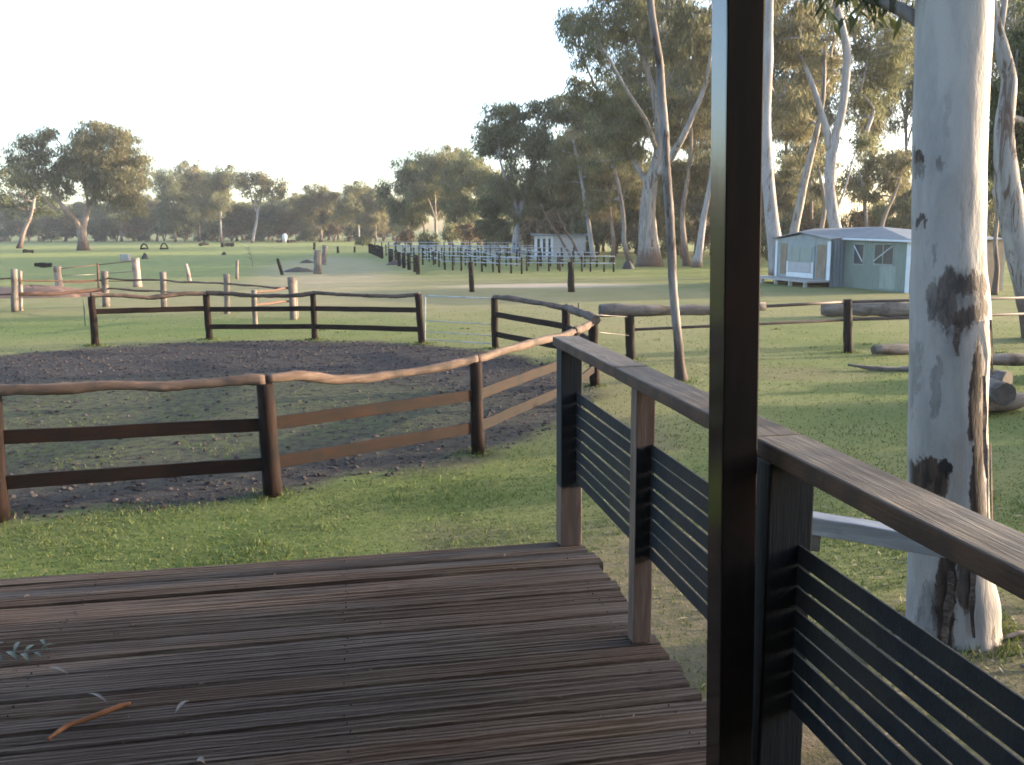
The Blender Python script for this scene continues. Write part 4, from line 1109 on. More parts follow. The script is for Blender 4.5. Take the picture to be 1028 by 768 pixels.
# K: tree at the left edge of the wood
hero('gum_tree', 'wide layered gum with stout pale trunk left of the white hut', (519, 254), 96,
     [[(519, 254, 9, 0), (519, 240, 8, 0), (521, 225, 7.5, 0), (524, 205, 6, 0), (530, 180, 4.5, 0), (540, 150, 3, 0), (548, 120, 1.8, 0)],
      [(521, 215, 4, 0), (512, 190, 3.2, -1), (503, 165, 2.4, -2), (500, 140, 1.4, -2)], [(526, 200, 4, 0), (545, 182, 3, 1), (565, 165, 2, 2)]],
     [(508, 122, 26, 22, 28, -1), (492, 140, 14, 16, 14, -1), (575, 110, 18, 14, 14, 1), (530, 150, 34, 24, 34, 0), (552, 110, 26, 12, 18, 0), (560, 150, 26, 30, 26, 1), (520, 185, 38, 14, 26, 0), (560, 190, 30, 20, 22, 2), (540, 214, 26, 10, 10, 0), (580, 135, 20, 30, 18, 2)],
     51, 'bark_pale', 'leaf_a', TF, rc=1.05, per=105, ll=.46, lw=.085, droop=1.3, dens=2.1, tip=.025, seg=1.0)
# L: great gum with thick trunk
hero('gum_tree', 'great gum with the thickest trunk in the wood right of the white hut', (652, 267), 62,
     [[(652, 267, 21, 0), (651, 245, 17, 0), (650, 215, 15, 0), (653, 185, 14, 0), (657, 170, 11, 0), (662, 140, 8, 0), (655, 90, 6, 0), (640, 40, 4.5, 0), (625, -20, 3, 0), (615, -80, 2, 0)],
      [(655, 180, 9, 0), (668, 166, 8, -1), (684, 140, 6.5, -2), (697, 112, 5.5, -2), (708, 85, 4, -2), (716, 40, 2.5, -2)],
      [(654, 190, 6, 0), (640, 168, 5, 1), (628, 145, 4, 2), (610, 110, 3, 2), (590, 70, 2.2, 2), (578, 30, 1.4, 2)],
      [(659, 150, 5, 0), (648, 120, 4, -2), (632, 95, 3, -3), (612, 60, 2, -3)]],
     [(600, 40, 30, 36, 34, 0), (575, 25, 20, 20, 14, 1), (625, 10, 30, 40, 30, -1), (660, 20, 34, 40, 34, 0), (695, 40, 24, 40, 26, 0), (590, 88, 22, 20, 16, 1), (620, 110, 30, 26, 26, 1), (665, 105, 26, 22, 18, 1),
      (610, 150, 26, 20, 18, 2), (640, 150, 18, 14, 8, 2), (640, -60, 60, 40, 24, 0), (700, -40, 40, 40, 16, 0), (585, -30, 30, 30, 14, 0)],
     52, 'bark', 'leaf_a', TF, dens=1.15, rc=.85, per=110, ll=.40, lw=.065, droop=1.4, tip=.02, seg=.8)
def stem_tree(label, Y, path, lobes, seed, bark='bark', leaf='leaf_a', **kw):
    d = dict(dens=1.6, rc=.8, per=105, ll=.42, lw=.068, droop=1.4, tip=.018, seg=.9, min_start=.5); d.update(kw)
    b0 = path[0]
    return hero('gum_tree', label, (b0[0], b0[1]), Y, [[(x, y, w, 0) for (x, y, w) in path]], lobes, seed, bark, leaf, TF, **d)
stem_tree('thin pale gum trunk standing just right of the white hut', 72, [(596, 261, 5), (593, 240, 4.5), (588, 205, 4), (582, 170, 3), (575, 140, 2)], [(575, 150, 24, 24, 20, 1), (598, 170, 26, 16, 14, 1), (560, 180, 20, 14, 8, 1)], 53, 'bark_pale', 'leaf_b')
stem_tree('slim grey gum left of the thickest trunk', 68, [(633, 263, 5), (627, 245, 4.5), (626, 220, 4), (622, 190, 3), (612, 150, 2)], [(610, 165, 24, 20, 16, 2), (632, 190, 18, 16, 10, 2), (600, 200, 18, 12, 8, 1)], 54, 'bark', 'leaf_b')
stem_tree('second slim gum close left of the thickest trunk', 70, [(614, 261, 4), (616, 240, 3.5), (612, 210, 3), (618, 175, 2)], [(615, 185, 22, 18, 12, 2), (600, 210, 14, 10, 6, 2)], 55, 'bark_warm', 'leaf_d')
stem_tree('warm lit gum trunk right of the slim foreground sapling', 62, [(690, 266, 7), (687, 245, 6), (685, 215, 5), (690, 180, 4), (694, 140, 3), (692, 90, 2)], [(690, 120, 26, 30, 22, 2), (675, 170, 20, 18, 10, 2), (700, 180, 14, 16, 8, 2)], 56, 'bark_warm', 'leaf_b')
stem_tree('curving pale gum trunk beside the dark verandah post', 60, [(699, 267, 8), (703, 245, 7), (707, 215, 6), (714, 180, 5), (717, 140, 4), (722, 80, 3)], [(720, 90, 30, 40, 26, 2), (735, 160, 26, 26, 16, 2), (712, 30, 26, 36, 18, 2)], 57, 'bark_pale', 'leaf_b')
# right of post
stem_tree('tall straight pale gum at the left end of the shed', 47, [(783, 278, 16), (778, 245, 14), (773, 200, 12.5), (769, 150, 12), (768, 110, 11.5), (771, 60, 10), (772, 20, 8), (775, -40, 6), (780, -110, 4)],
          [(780, -20, 50, 40, 26, 2), (760, 40, 20, 28, 12, 3), (800, 40, 26, 30, 16, 3), (790, 100, 18, 20, 8, 3)], 58, 'bark_pale', 'leaf_b', rc=.65, ll=.34, lw=.055)
stem_tree('leaning grey gum trunk behind the left half of the shed', 54, [(797, 270, 10), (796, 240, 9), (803, 205, 8), (808, 180, 7.5), (818, 140, 6), (826, 100, 4.5), (828, 50, 3)],
          [(820, 60, 34, 40, 26, 2), (795, 120, 26, 22, 16, 2), (835, 20, 30, 30, 16, 2), (800, 165, 20, 14, 8, 2)], 59, 'bark', 'leaf_b', rc=.65, ll=.34, lw=.055)
hero('gum_tree', 'tall pale gum forking into a Y above the shed roof', (846, 276), 50,
     [[(846, 276, 13, 0), (842, 245, 12.5, 0), (836, 215, 11, 0), (833, 185, 10, 0), (834, 160, 11, 0), (838, 140, 9, 0), (845, 112, 8, 0), (849, 80, 8, 0), (850, 50, 8, 0), (844, 22, 7, 0), (838, -5, 6, 0), (834, -60, 4, 0), (838, -120, 3, 0)],
      [(834, 150, 8, 0), (829, 128, 7, 0), (822, 105, 6, 0), (813, 78, 5, 0), (803, 56, 3.5, 0), (794, 40, 1.8, 0)],
      [(842, 205, 2.2, 0), (848, 190, 2, 0), (855, 165, 1.6, 0), (862, 140, 1, 0)]],
     [(850, -20, 50, 40, 30, 2), (880, 40, 34, 40, 30, 2), (870, 100, 26, 24, 14, 2), (800, 20, 20, 24, 10, 2), (905, 70, 16, 40, 12, 2), (868, 140, 10, 8, 4, 0)], 60, 'bark_pale', 'leaf_a', TF, dens=1.5, rc=.72, per=110, ll=.34, lw=.055, tip=.015, seg=.8, min_start=.7)
stem_tree('small forked gum behind the right half of the shed', 62, [(882, 262, 4.5), (884, 235, 4), (889, 215, 3.5), (897, 198, 2.5), (904, 180, 1.5)], [(890, 180, 26, 12, 10, 2), (905, 160, 20, 18, 12, 2), (872, 195, 14, 10, 5, 2)], 61, 'bark_warm', 'leaf_b')
stem_tree('thin gum standing behind the shed ridge', 64, [(870, 262, 3.5), (870, 230, 3), (868, 200, 2.5), (862, 170, 1.5)], [(862, 178, 18, 14, 10, 2), (880, 160, 16, 14, 8, 2)], 62, 'bark', 'leaf_a')
stem_tree('pair of thin pale stems behind the shed door', 60, [(822, 262, 5), (824, 235, 4.5), (828, 205, 3.5), (822, 170, 2)], [(815, 160, 22, 18, 14, 2), (828, 190, 14, 10, 5, 2)], 63, 'bark_warm', 'leaf_b')
# tree at right edge
hero('gum_tree', 'leaning grey gum with dense dark crown at the right beyond the white trunk', (1052, 340), 20.5,
     [[(1052, 340, 32, 0), (1037, 300, 27, 0), (1024, 255, 25, 0), (1015, 210, 24, 0), (1010, 170, 22, 0), (1008, 130, 18, 0), (1013, 80, 14, 0), (1005, 40, 10, 0), (996, 0, 8, 0), (1000, -60, 5, 0)],
      [(1012, 90, 8, 0), (1003, 50, 7, 0), (1006, 20, 6, 0), (1012, -20, 4, 0)]],
     [(1025, 90, 34, 50, 40, 1), (1010, 150, 24, 30, 26, 1), (1050, 30, 40, 40, 26, 1), (1060, 140, 34, 40, 22, 1), (1000, -50, 50, 30, 20, 1)], 64, 'bark', 'leaf_c', TF, dens=1.5, rc=.4, per=110, ll=.17, lw=.04, tip=.008, seg=.35, min_start=.55, droop=1.2)
stem_tree('thin crooked dead stem between white trunk and leaning gum', 34, [(998, 292, 6), (1001, 270, 4.5), (999, 245, 4), (1001, 215, 3.5), (997, 190, 2.5)], [(992, 190, 10, 16, 6, 1), (1004, 170, 10, 12, 5, 1)], 65, 'bark_warm', 'leaf_a', rc=.4, ll=.2, lw=.05)
# back of the wood
L3 = 'tall gum in the depth of the wood behind the great thick-trunked gum'
for (k, x, by, top, hw) in (('tall3', 618, 254, 60, 38), ('tall2', 640, 255, 20, 42), ('tall', 668, 255, 10, 44), ('tall3', 700, 256, 20, 44), ('tall2', 728, 256, 10, 44), ('dense', 570, 254, 150, 40), ('round2', 600, 255, 170, 34), ('round2', 680, 255, 170, 34), ('round2', 715, 256, 165, 34), ('dense', 640, 254, 165, 36)):
    far(k, x, by + rnd.uniform(-.8, .8), top, hw, L3, TF)
for i, (x, top, hw) in enumerate(((498, 195, 24), (530, 190, 26), (556, 175, 30), (582, 185, 30), (606, 190, 28), (630, 188, 28), (652, 190, 28), (676, 192, 28), (700, 188, 28), (724, 190, 28), (752, 192, 28), (778, 195, 26), (802, 198, 24), (926, 195, 28), (960, 195, 30))):
    far(('dense', 'round2')[i % 2], x, 252.5, top, hw, 'low leafy gum closing the back of the wood', TF)
L4 = 'tall gum in the depth of the wood behind the shed'
for (k, x, by, top, hw) in (('tall2', 755, 258, 0, 46), ('tall', 785, 256, 10, 44), ('tall3', 812, 257, 30, 36), ('tall2', 868, 256, 20, 34), ('tall', 905, 257, 0, 40), ('tall2', 945, 257, 10, 46), ('tall', 985, 258, -10, 46), ('tall3', 1020, 258, 0, 46), ('tall2', 1055, 258, 0, 46)):
    far(k, x, by + rnd.uniform(-.8, .8), top, hw, L4, TF)
for (k, x, by, top, hw) in (('round2', 770, 257, 175, 32), ('round', 795, 257, 180, 30), ('dense', 905, 258, 190, 26), ('round', 945, 258, 180, 34), ('dense', 990, 259, 175, 36), ('dense', 1030, 259, 170, 36), ('round2', 820, 256, 195, 22), ('round2', 875, 256, 205, 24)):
    far(k, x, by + rnd.uniform(-.5, .5), top, hw, 'lower bushy gum filling the wood behind the shed', TF)
# understorey
BG = 'bushes at the foot of the wood'
bl = 'low bush among the trunks at the foot of the wood'
for i, (x, by, top, hw) in enumerate(((410, 249, 232, 12), (432, 249.5, 230, 13), (452, 250, 228, 14), (470, 251, 226, 15), (487, 251.5, 224, 14), (500, 252, 228, 14), (508, 253, 232, 12), (533, 256, 222, 14), (556, 257, 215, 18), (580, 258, 212, 18), (600, 258, 222, 16), (618, 258, 225, 16), (640, 259, 228, 16), (668, 260, 226, 16),
                                      (684, 260, 224, 15), (705, 260, 222, 16), (724, 261, 220, 16), (760, 262, 225, 18), (790, 262, 222, 16), (815, 262, 222, 16), (860, 262, 214, 18), (890, 262, 205, 20), (915, 262, 208, 20), (945, 263, 212, 20), (975, 263, 215, 20), (1005, 264, 215, 20))):
    far(('bush2', 'bush', 'bush3', 'bush2')[i % 4], x, by, top, hw, bl, BG, name='bush', cat='bush')
far('bush', 364, 247, 235, 10, 'solitary dark rounded bush at the end of the dry track', BG, name='bush', cat='bush')
fl_ = 'thin bush at the foot of the far tree line'
for i, x in enumerate(range(-20, 410, 17)):
    far(('bush2', 'bush', 'bush3')[i % 3], x + rnd.uniform(-5, 5), 242.3, 228 + rnd.uniform(-3, 3), 13, fl_, 'bushes of the far tree line', name='bush', cat='bush')
# leaning poles before the hut
for i, (x0, y0, x1, y1, lb) in enumerate(((574, 258, 541, 205, 'long bleached leaning pole before the white hut, left one of two'), (583, 258, 556, 208, 'long bleached leaning pole before the white hut, right one of two'))):
    p = gp(x0, y0); Y = 76; p = dp(x0, y0, Y); p.z = 0; q = dp(x1, y1, Y)
    tag(log('leaning_pole', [p, p.lerp(q, .5) + Vector((0, 0, .15)), q], [.11, .09, .05], M['bark_pale'], None, wob=.05), lb, 'pole', 'leaning poles')
# bare sapling in the paddock
p = gp(254, 268); s = p.y / F; m = MB(); r2 = random.Random(4)
m.tube([p, p + Vector((-.05, 0, .7)), p + Vector((-.3, 0, 1.4))], [.03, .02, .01], 6)
for k in range(14):
    z = r2.uniform(.4, 1.4); q = p + Vector((-.2 * z, 0, z)); m.tube([q, q + Vector((r2.uniform(-.6, .4), r2.uniform(-.4, .4), r2.uniform(.05, .35)))], [.012, .005], 4)
tag(m.build('sapling', M['rustic'], None, True, origin=p), 'bare twiggy sapling in the sunlit paddock', 'sapling')

# ---- slim foreground gum
hero('gum_tree', 'slim young gum with a twisting peeling trunk between deck and lawn', (684, 383), 15.2,
     [[(684, 384, 11, 0), (682, 365, 9.5, 0), (681, 345, 9, .02), (677.5, 310, 8.4, 0), (675.5, 285, 8.4, -.03), (674.5, 262, 9, 0), (673.5, 235, 8.6, .03), (671.5, 205, 9, 0), (668.5, 165, 8.4, .03), (668, 140, 8.2, 0), (666, 115, 8, .1), (663.5, 90, 8.6, .1), (662.5, 65, 7.6, .1), (657, 32, 7.4, 0), (653, 0, 6.8, 0), (649, -60, 8, 0), (652, -140, 6, 0), (645, -220, 4, 0)]],
     [(650, -200, 60, 50, 30, 0), (610, -170, 40, 30, 14, 0), (690, -180, 40, 30, 14, 0)], 70, 'bark_slim', 'leaf_a', rc=.35, per=60, ll=.17, lw=.035, tip=.006, seg=.4, min_start=.85)

# ---- big white trunk
def white_gum():
    Y = 5.45; s = Y / F
    cl = [(668, 915, 1002), (640, 915, 999), (600, 915, 995), (560, 915, 992), (520, 914, 989.5), (470, 914, 988), (420, 914, 988), (370, 915, 989), (340, 915, 990.5), (320, 915.5, 991), (295, 916, 989.5), (270, 917, 987), (230, 917.5, 986), (180, 918, 986.5), (120, 919, 988), (60, 921, 991), (0, 921.5, 994), (-60, 920, 996), (-160, 916, 992), (-300, 930, 990), (-450, 950, 995)]
    b = dp(958, 668, Y); b.z = 0
    zs = []; cx = []; rr_ = []
    for (py, xl, xr) in cl:
        A = dp(xl, py, Y); B = dp(xr, py, Y); zs.append(A.z); cx.append(((A.x + B.x) / 2 - b.x)); rr_.append((B.x - A.x) / 2)
    zs = np.array(zs); cx = np.array(cx); rr_ = np.array(rr_)
    zs[0] = -.06
    r = random.Random(9); nz = 150; ns = 48; v = []; f = []
    ztop = zs[-1]
    ph = [r.uniform(0, 6.28) for _ in range(8)]
    bumps = []  # (z, angle, height, sz, sa)
    zz = lambda py: dp(950, py, Y).z
    bumps = [(zz(292), 0.15, .022, .045, .35), (zz(312), 0.05, .018, .04, .35), (zz(160), math.pi + .55, .012, .03, .25), (zz(465), -2.1, .016, .05, .3), (zz(600), -.5, .02, .12, .5), (zz(640), -2.6, .03, .12, .4), (zz(655), -1.2, .025, .1, .35)]
    for i in range(nz + 1):
        z = zs[0] + (ztop - zs[0]) * (i / nz) ** 1.25
        R0 = np.interp(z, zs, rr_); X0 = np.interp(z, zs, cx)
        fl = .14 * math.exp(-max(0, z) / .12)
        for k in range(ns):
            a = 2 * math.pi * k / ns
            q = R0 * (1 + fl * (.25 + .3 * math.sin(3 * a + ph[0]) ** 2) + .012 * math.sin(2 * a + z * 2 + ph[1]) + .010 * math.sin(5 * a - z * 1.3 + ph[2]) + .006 * math.sin(9 * a + z * 7 + ph[3]) + .006 * math.sin(z * 13 + 2 * a + ph[4]))
            for (bz, ba, bh, sz, sa) in bumps:
                da = (a - ba + math.pi) % (2 * math.pi) - math.pi
                q += bh * math.exp(-((z - bz) / sz) ** 2 - (da / sa) ** 2)
            v.append((X0 + q * math.cos(a), q * math.sin(a), z))
    for i in range(nz):
        for k in range(ns):
            k2 = (k + 1) % ns; f.append([i * ns + k, i * ns + k2, (i + 1) * ns + k2, (i + 1) * ns + k])
    me = mesh_np('white_gum_trunk', np.array(v), np.array(f, dtype=np.int32), True)
    # limbs above the frame
    m, nt, bs, out = new_mat('white_gum_bark'); t = NT(nt)
    tc = t.n('TexCoord').outputs['Object']
    nzc = t.n('TexNoise'); t.l(t.mapping(tc, scale=(1, 1, .45)), nzc.inputs['Vector']); nzc.inputs['Scale'].default_value = 14; nzc.inputs['Detail'].default_value = 9; nzc.inputs['Roughness'].default_value = .75
    sub = t.n('VectorMath', operation='SUBTRACT'); t.l(nzc.outputs['Color'], sub.inputs[0]); sub.inputs[1].default_value = (.5, .5, .5)
    sc = t.n('VectorMath', operation='MULTIPLY'); t.l(sub.outputs[0], sc.inputs[0]); sc.inputs[1].default_value = (.11, .11, .32)
    ad = t.n('VectorMath', operation='ADD'); t.l(tc, ad.inputs[0]); t.l(sc.outputs[0], ad.inputs[1])
    n1 = t.noise(t.mapping(tc, scale=(1, 1, .3)), 7.0, 5, .6, .4); n2 = t.noise(t.mapping(tc, scale=(1, 1, .25)), 26.0, 5, .65, .4); n3 = t.noise(tc, 3.0, 4, .6)
    col = t.mix(t.ramp(n1, .35, .7), (0.272, 0.244, 0.222), (0.205, 0.184, 0.170))
    col = t.mix(t.math('MULTIPLY', t.ramp(n3, .45, .7), .5), col, (0.235, 0.20, 0.175))
    col = t.mix(t.math('MULTIPLY', t.ramp(n2, .60, .72), .55), col, (0.17, 0.155, 0.15))
    br = t.mix(t.ramp(n2, .35, .65), (0.014, 0.009, 0.007), (0.06, 0.034, 0.023))
    gy = t.mix(t.ramp(n2, .35, .65), (0.075, 0.06, 0.055), (0.16, 0.14, 0.13))
    fr = t.n('SeparateXYZ'); t.l(tc, fr.inputs[0])
    front = t.ramp(fr.outputs[1], .05, -.03)
    def scar(px, py, rx, ry, c, amt=1.0, soft=.3):
        soft = soft * .4
        nonlocal col
        q = dp(px, py, Y - .15); q = q - b
        mp = t.mapping(ad.outputs[0], scale=(rx * s, 1e6, ry * s), loc=(q.x, 0, q.z), typ='TEXTURE')
        vl = t.n('VectorMath', operation='LENGTH'); t.l(mp, vl.inputs[0])
        k = t.math('MULTIPLY', t.math('MULTIPLY', t.ramp(vl.outputs['Value'], 1 + soft, 1 - soft), front), amt)
        col = t.mix(k, col, c)
    scar(958, 305, 23, 32, gy, .9, .5); scar(948, 300, 8, 30, br, .7); scar(970, 285, 14, 10, br, .8); scar(966, 318, 16, 10, br, .9); scar(985, 288, 6, 14, br, 1); scar(985, 312, 6, 12, br, 1)
    scar(937, 300, 4, 22, br, .55); scar(985, 262, 3, 10, br, .6)
    scar(926, 158, 6, 8, br, 1); scar(928, 172, 4, 8, br, .6); scar(943, 165, 2.5, 8, gy, .8); scar(931, 222, 3, 4, br, .9); scar(938, 255, 2, 14, gy, .6)
    scar(974, 392, 7, 50, br, 1, .25); scar(976, 470, 8, 60, br, 1, .25); scar(980, 520, 6, 50, br, .9, .25); scar(983, 372, 4, 14, (.17, .13, .10), .8)
    scar(934, 480, 13, 20, br, 1, .3); scar(945, 467, 7, 7, (.012, .008, .007), 1); scar(956, 470, 5, 40, (.22, .18, .15), .6)
    scar(945, 600, 9, 74, br, 1, .25); scar(963, 575, 8, 38, br, .9, .25); scar(932, 620, 6, 40, gy, .7); scar(990, 640, 3, 16, br, .8); scar(925, 390, 3, 40, gy, .5); scar(938, 390, 4, 30, gy, .6); scar(920, 440, 3, 20, gy, .6); scar(962, 230, 2, 30, gy, .35); scar(972, 200, 2, 26, gy, .35); scar(950, 120, 2, 20, gy, .3)
    t.l(col, bs.inputs['Base Color']); bs.inputs['Roughness'].default_value = .75; bs.inputs['Specular IOR Level'].default_value = .25
    hsum = t.math('ADD', t.math('MULTIPLY', n2, .4), t.math('MULTIPLY', n1, .5))
    hsum = t.math('ADD', hsum, t.math('MULTIPLY', t.noise(t.mapping(tc, scale=(1, 1, .4)), 60, 4, .7), .25))
    t.l(t.bump(hsum, .7, .02), bs.inputs['Normal'])
    T_ = empty('gum_tree', b, 'thick smooth white gum trunk with brown bark scars close beside the deck', 'tree')
    link('trunk', me, m, T_)
    # curling strips of shed bark still hanging on the trunk
    def surf(px, py, lift):
        q = dp(px, py, Y) - b; z = q.z; R0 = float(np.interp(z, zs, rr_)); X0 = float(np.interp(z, zs, cx)); u = max(-.98, min(.98, (q.x - X0) / R0)); aa = math.asin(u)
        return Vector((X0 + (R0 + lift) * math.sin(aa), -(R0 + lift) * math.cos(aa), z)), Vector((math.cos(aa), math.sin(aa), 0))
    for (x0, y0, x1, y1, w_, l0, l1) in ((968, 372, 969, 470, 4, .004, .03), (980, 440, 981, 530, 3.5, .005, .012), (937, 560, 934, 640, 4, .004, .025), (956, 545, 955, 620, 3, .006, .03), (978, 318, 979, 372, 3, .004, .012), (944, 318, 943, 352, 3, .004, .02)):
        vv = []; ff = []; n_ = 14
        for i in range(n_ + 1):
            t_ = i / n_; c_, sd_ = surf(x0 + (x1 - x0) * t_ + 1.2 * math.sin(t_ * 5 + x0), y0 + (y1 - y0) * t_, .004 + l0 + (l1 - l0) * t_ ** 3)
            hw = w_ * s * (.35 + .65 * math.sin(math.pi * min(1, .12 + t_ * .85))) * (1 + .2 * math.sin(t_ * 17 + y0))
            out_ = Vector((sd_.y, -sd_.x, 0)) * .008
            vv += [c_ - sd_ * hw + out_, c_, c_ + sd_ * hw + out_]
        for i in range(n_):
            for k in range(2): a_ = 3 * i + k; ff.append([a_, a_ + 1, a_ + 4, a_ + 3])
        link('bark_strip', mesh_np('bark_strip', vv, ff, True), M['shed_bark'], T_)
    # limb and high crown
    P = lambda x, y, dy=0: dp(x, y, Y + dy) - b
    lt = [([P(950, 42, .05), P(915, 16, .12), P(888, 2, .2), P(858, -12, .35), P(800, -60, .8), P(720, -120, 1.2)], [.03, .034, .03, .028, .02, .012]),
          ([P(960, -300), P(900, -480, .3), P(840, -640, .6)], [.13, .1, .06]), ([P(970, -420), P(1040, -620, -.4), P(1100, -760, -.8)], [.11, .08, .05])]
    lob = [(P(760, -150, 1.0), .9, .9, .5, 16), (P(885, -22, .2), .2, .3, .09, 4), (P(850, -640, .6), 1.5, 1.5, .9, 30), (P(1080, -720, -.6), 1.5, 1.5, .9, 30)]
    mt, mc = tree_meshes('white_gum_limbs', lt, lob, 71, .3, 60, .15, .03, tip=.005, seg=.3, min_start=.5, droop=1.2)
    link('limb', mt, M['bark_slim'], T_); link('crown', mc, M['leaf_dark'], T_)
white_gum()
# bark and twigs on the ground under the white gum
rb = random.Random(12)
for i, (x, yv, ln, an, lb) in enumerate(((1006, 640, .3, .3, 'pale strip of shed bark on the ground right of the white trunk'), (1022, 600, .5, -.4, 'grey twig on the bare earth right of the white trunk'), (1024, 668, .35, .1, 'whitish bark scrap at the foot of the white trunk'))):
    p = gp(x, yv, .02); d = Vector((math.cos(an), math.sin(an), 0)) * ln
    tag(log('bark_strip', [p, p + d * .5 + Vector((0, 0, .015)), p + d], [.012, .02, .008], M['pale_post'], None, sides=7, wob=.006, bumpy=.2, n=10), lb, 'bark strip', 'shed bark under the white gum')

def litter():
    r_ = random.Random(21); mb = MB()
    for _ in range(70):
        q = rl(r_.uniform(.05, 3.0), -r_.uniform(.05, 3.2), .009); a = r_.uniform(0, 6.28); l = r_.uniform(.008, .03)
        leaf_mesh(mb, q, q + Vector((math.cos(a), math.sin(a), 0)) * l, l * .28, .003)
    for _ in range(700):
        x = r_.uniform(.9, 5.5); yy = r_.uniform(3.0, 8.5)
        if (Vector((x, yy, 0)) - Pc).dot(OUT) < .15: continue
        q = Vector((x, yy, .012)); a = r_.uniform(0, 6.28); l = r_.uniform(.03, .10)
        leaf_mesh(mb, q, q + Vector((math.cos(a), math.sin(a), r_.uniform(0, .2))) * l, l * .22, .006)
    m, nt, bs, out = new_mat('litter'); t = NT(nt); rp = t.n('NewGeometry').outputs['Random Per Island']
    t.l(t.mix(rp, (0.075, 0.05, 0.032), (0.21, 0.175, 0.13)), bs.inputs['Base Color']); bs.inputs['Roughness'].default_value = .8
    tag(mb.build('leaf_litter', m), 'fine dry leaf litter scattered on the deck and under the white gum', 'leaf litter', None, 'stuff')
litter()
# ------------------------------------------------------------------ grass (uncountable)
def grass():
    rs = np.random.RandomState(5); N = 260000
    d = 4.2 * (30 / 4.2) ** (rs.uniform(0, 1, N) ** .82)
    a = rs.uniform(-R(33), R(33), N); x = d * np.sin(a); y = d * np.cos(a)
    dx = x + 5.5; dy = y - 14.5; rp = np.sqrt(dx * dx + dy * dy); an = np.arctan2(dy, dx)
    wob = .18 * np.sin(an * 7) + .12 * np.sin(an * 17 + 1) + .08 * np.sin(an * 31)
    keep = rp > 6.75 + wob + rs.normal(0, .08, N)
    mid = (((x + 5.0) / 4.6) ** 2 + ((y - 12.6) / 3.2) ** 2) < 1
    pt = (np.sin(x * 3.1 + y * 1.7) + np.sin(x * 1.3 - y * 2.9) + np.sin(x * 5.7 + 2) * .6) > .1
    keep |= mid & (rs.uniform(0, 1, N) < .4) & pt
    Pcx, Pcy = Pc.x, Pc.y
    along = (x - Pcx) * E.x + (y - Pcy) * E.y; across = (x - Pcx) * W.x + (y - Pcy) * W.y
    keep &= ~((along > -.02) & (across > -.12))
    for (cx, cy, rx, ry, am) in ((1.15, 5.2, .75, 2.3, .8), (1.35, 9.5, .55, 3.0, .6), (3.2, 5.2, 1.5, 1.0, .75), (1.9, 3.0, 1.3, 1.4, .9), (1.7, 15.5, .5, 3, .4)):
        keep &= ~(((((x - cx) / rx) ** 2 + ((y - cy) / ry) ** 2) < 1) & (rs.uniform(0, 1, N) < am))
    tuft = np.sin(x * 2.3 + 1.1 * np.sin(y * 1.9)) * np.sin(y * 2.1 + 1.3 * np.sin(x * 1.4))
    keep &= rs.uniform(0, 1, N) < (.82 + .18 * tuft) * np.minimum(1, (8.5 / d) ** 2)
    x = x[keep]; y = y[keep]; d = d[keep]; tuft = tuft[keep]
    h = rs.uniform(.010, .030, len(x)) * (1 + .3 * tuft)
    feet = [(p_.x, p_.y, .13, 130) for (p_, _q) in PP.values()] + [(A0.x, A0.y, .14, 110), (B0.x, B0.y, .14, 110)]
    bt = dp(958, 668, 5.45); feet += [(bt.x + .30 * math.cos(q_), bt.y + .30 * math.sin(q_), .09, 40) for q_ in np.linspace(0, 6.28, 22)]
    feet += [(rl(0, -q_).x - E.x * .08, rl(0, -q_).y - E.y * .08, .09, 26) for q_ in np.linspace(-.1, 4.2, 60)]
    sl = gp(684, 383); feet += [(sl.x, sl.y, .16, 120)]
    r0_ = np.random.RandomState(77)
    for _ in range(110):        # weeds and taller tussocks left by the mower
        dd = 4.8 * (24 / 4.8) ** r0_.uniform(); aa = r0_.uniform(-.56, .56); q_ = (dd * math.sin(aa), dd * math.cos(aa))
        if math.hypot(q_[0] + 5.5, q_[1] - 14.5) < 6.9 or (Vector((q_[0], q_[1], 0)) - Pc).dot(W) > -.1 and q_[1] < 5.2: continue
        feet.append((q_[0], q_[1], r0_.uniform(.04, .12), int(r0_.uniform(14, 40))))
    for (fx, fy, fr, fn) in feet:
        ex = rs.normal(fx, fr, fn); ey = rs.normal(fy, fr, fn); x = np.append(x, ex); y = np.append(y, ey); d = np.append(d, np.hypot(ex, ey)); h = np.append(h, rs.uniform(.025, .065, fn))
    n = len(x); w = rs.uniform(.0025, .005, n) * (.6 + d * .13)
    an = rs.uniform(0, 2 * np.pi, n); lx = rs.normal(0, .022, n); ly = rs.normal(0, .022, n)
    A = np.stack([x - np.cos(an) * w, y - np.sin(an) * w, np.full(n, -.003)], 1); B = np.stack([x + np.cos(an) * w, y + np.sin(an) * w, np.full(n, -.003)], 1)
    C = np.stack([x + lx, y + ly, h], 1)
    V = np.stack([A, B, C], 1).reshape(-1, 3); Q = np.arange(n * 3, dtype=np.int32).reshape(-1, 3)
    m, nt, b, out = new_mat('grass_blade'); t = NT(nt); g = t.n('NewGeometry'); rp_ = g.outputs['Random Per Island']
    nz = t.noise(g.outputs['Position'], .8, 4, .6)
    c = t.mix(t.ramp(t.math('ADD', t.math('MULTIPLY', rp_, .6), t.math('MULTIPLY', nz, .5)), .2, .8), (.052, .080, .017), (.098, .122, .034))
    c = t.mix(t.ramp(rp_, .88, .95), c, (.15, .135, .06))
    t.l(c, b.inputs['Base Color']); b.inputs['Roughness'].default_value = .6; b.inputs['Specular IOR Level'].default_value = .2
    tr = t.n('BsdfTranslucent'); t.l(c, tr.inputs[0]); mx = t.n('MixShader'); mx.inputs[0].default_value = .3
    t.l(b.outputs[0], mx.inputs[1]); t.l(tr.outputs[0], mx.inputs[2]); t.l(mx.outputs[0], out.inputs[0])
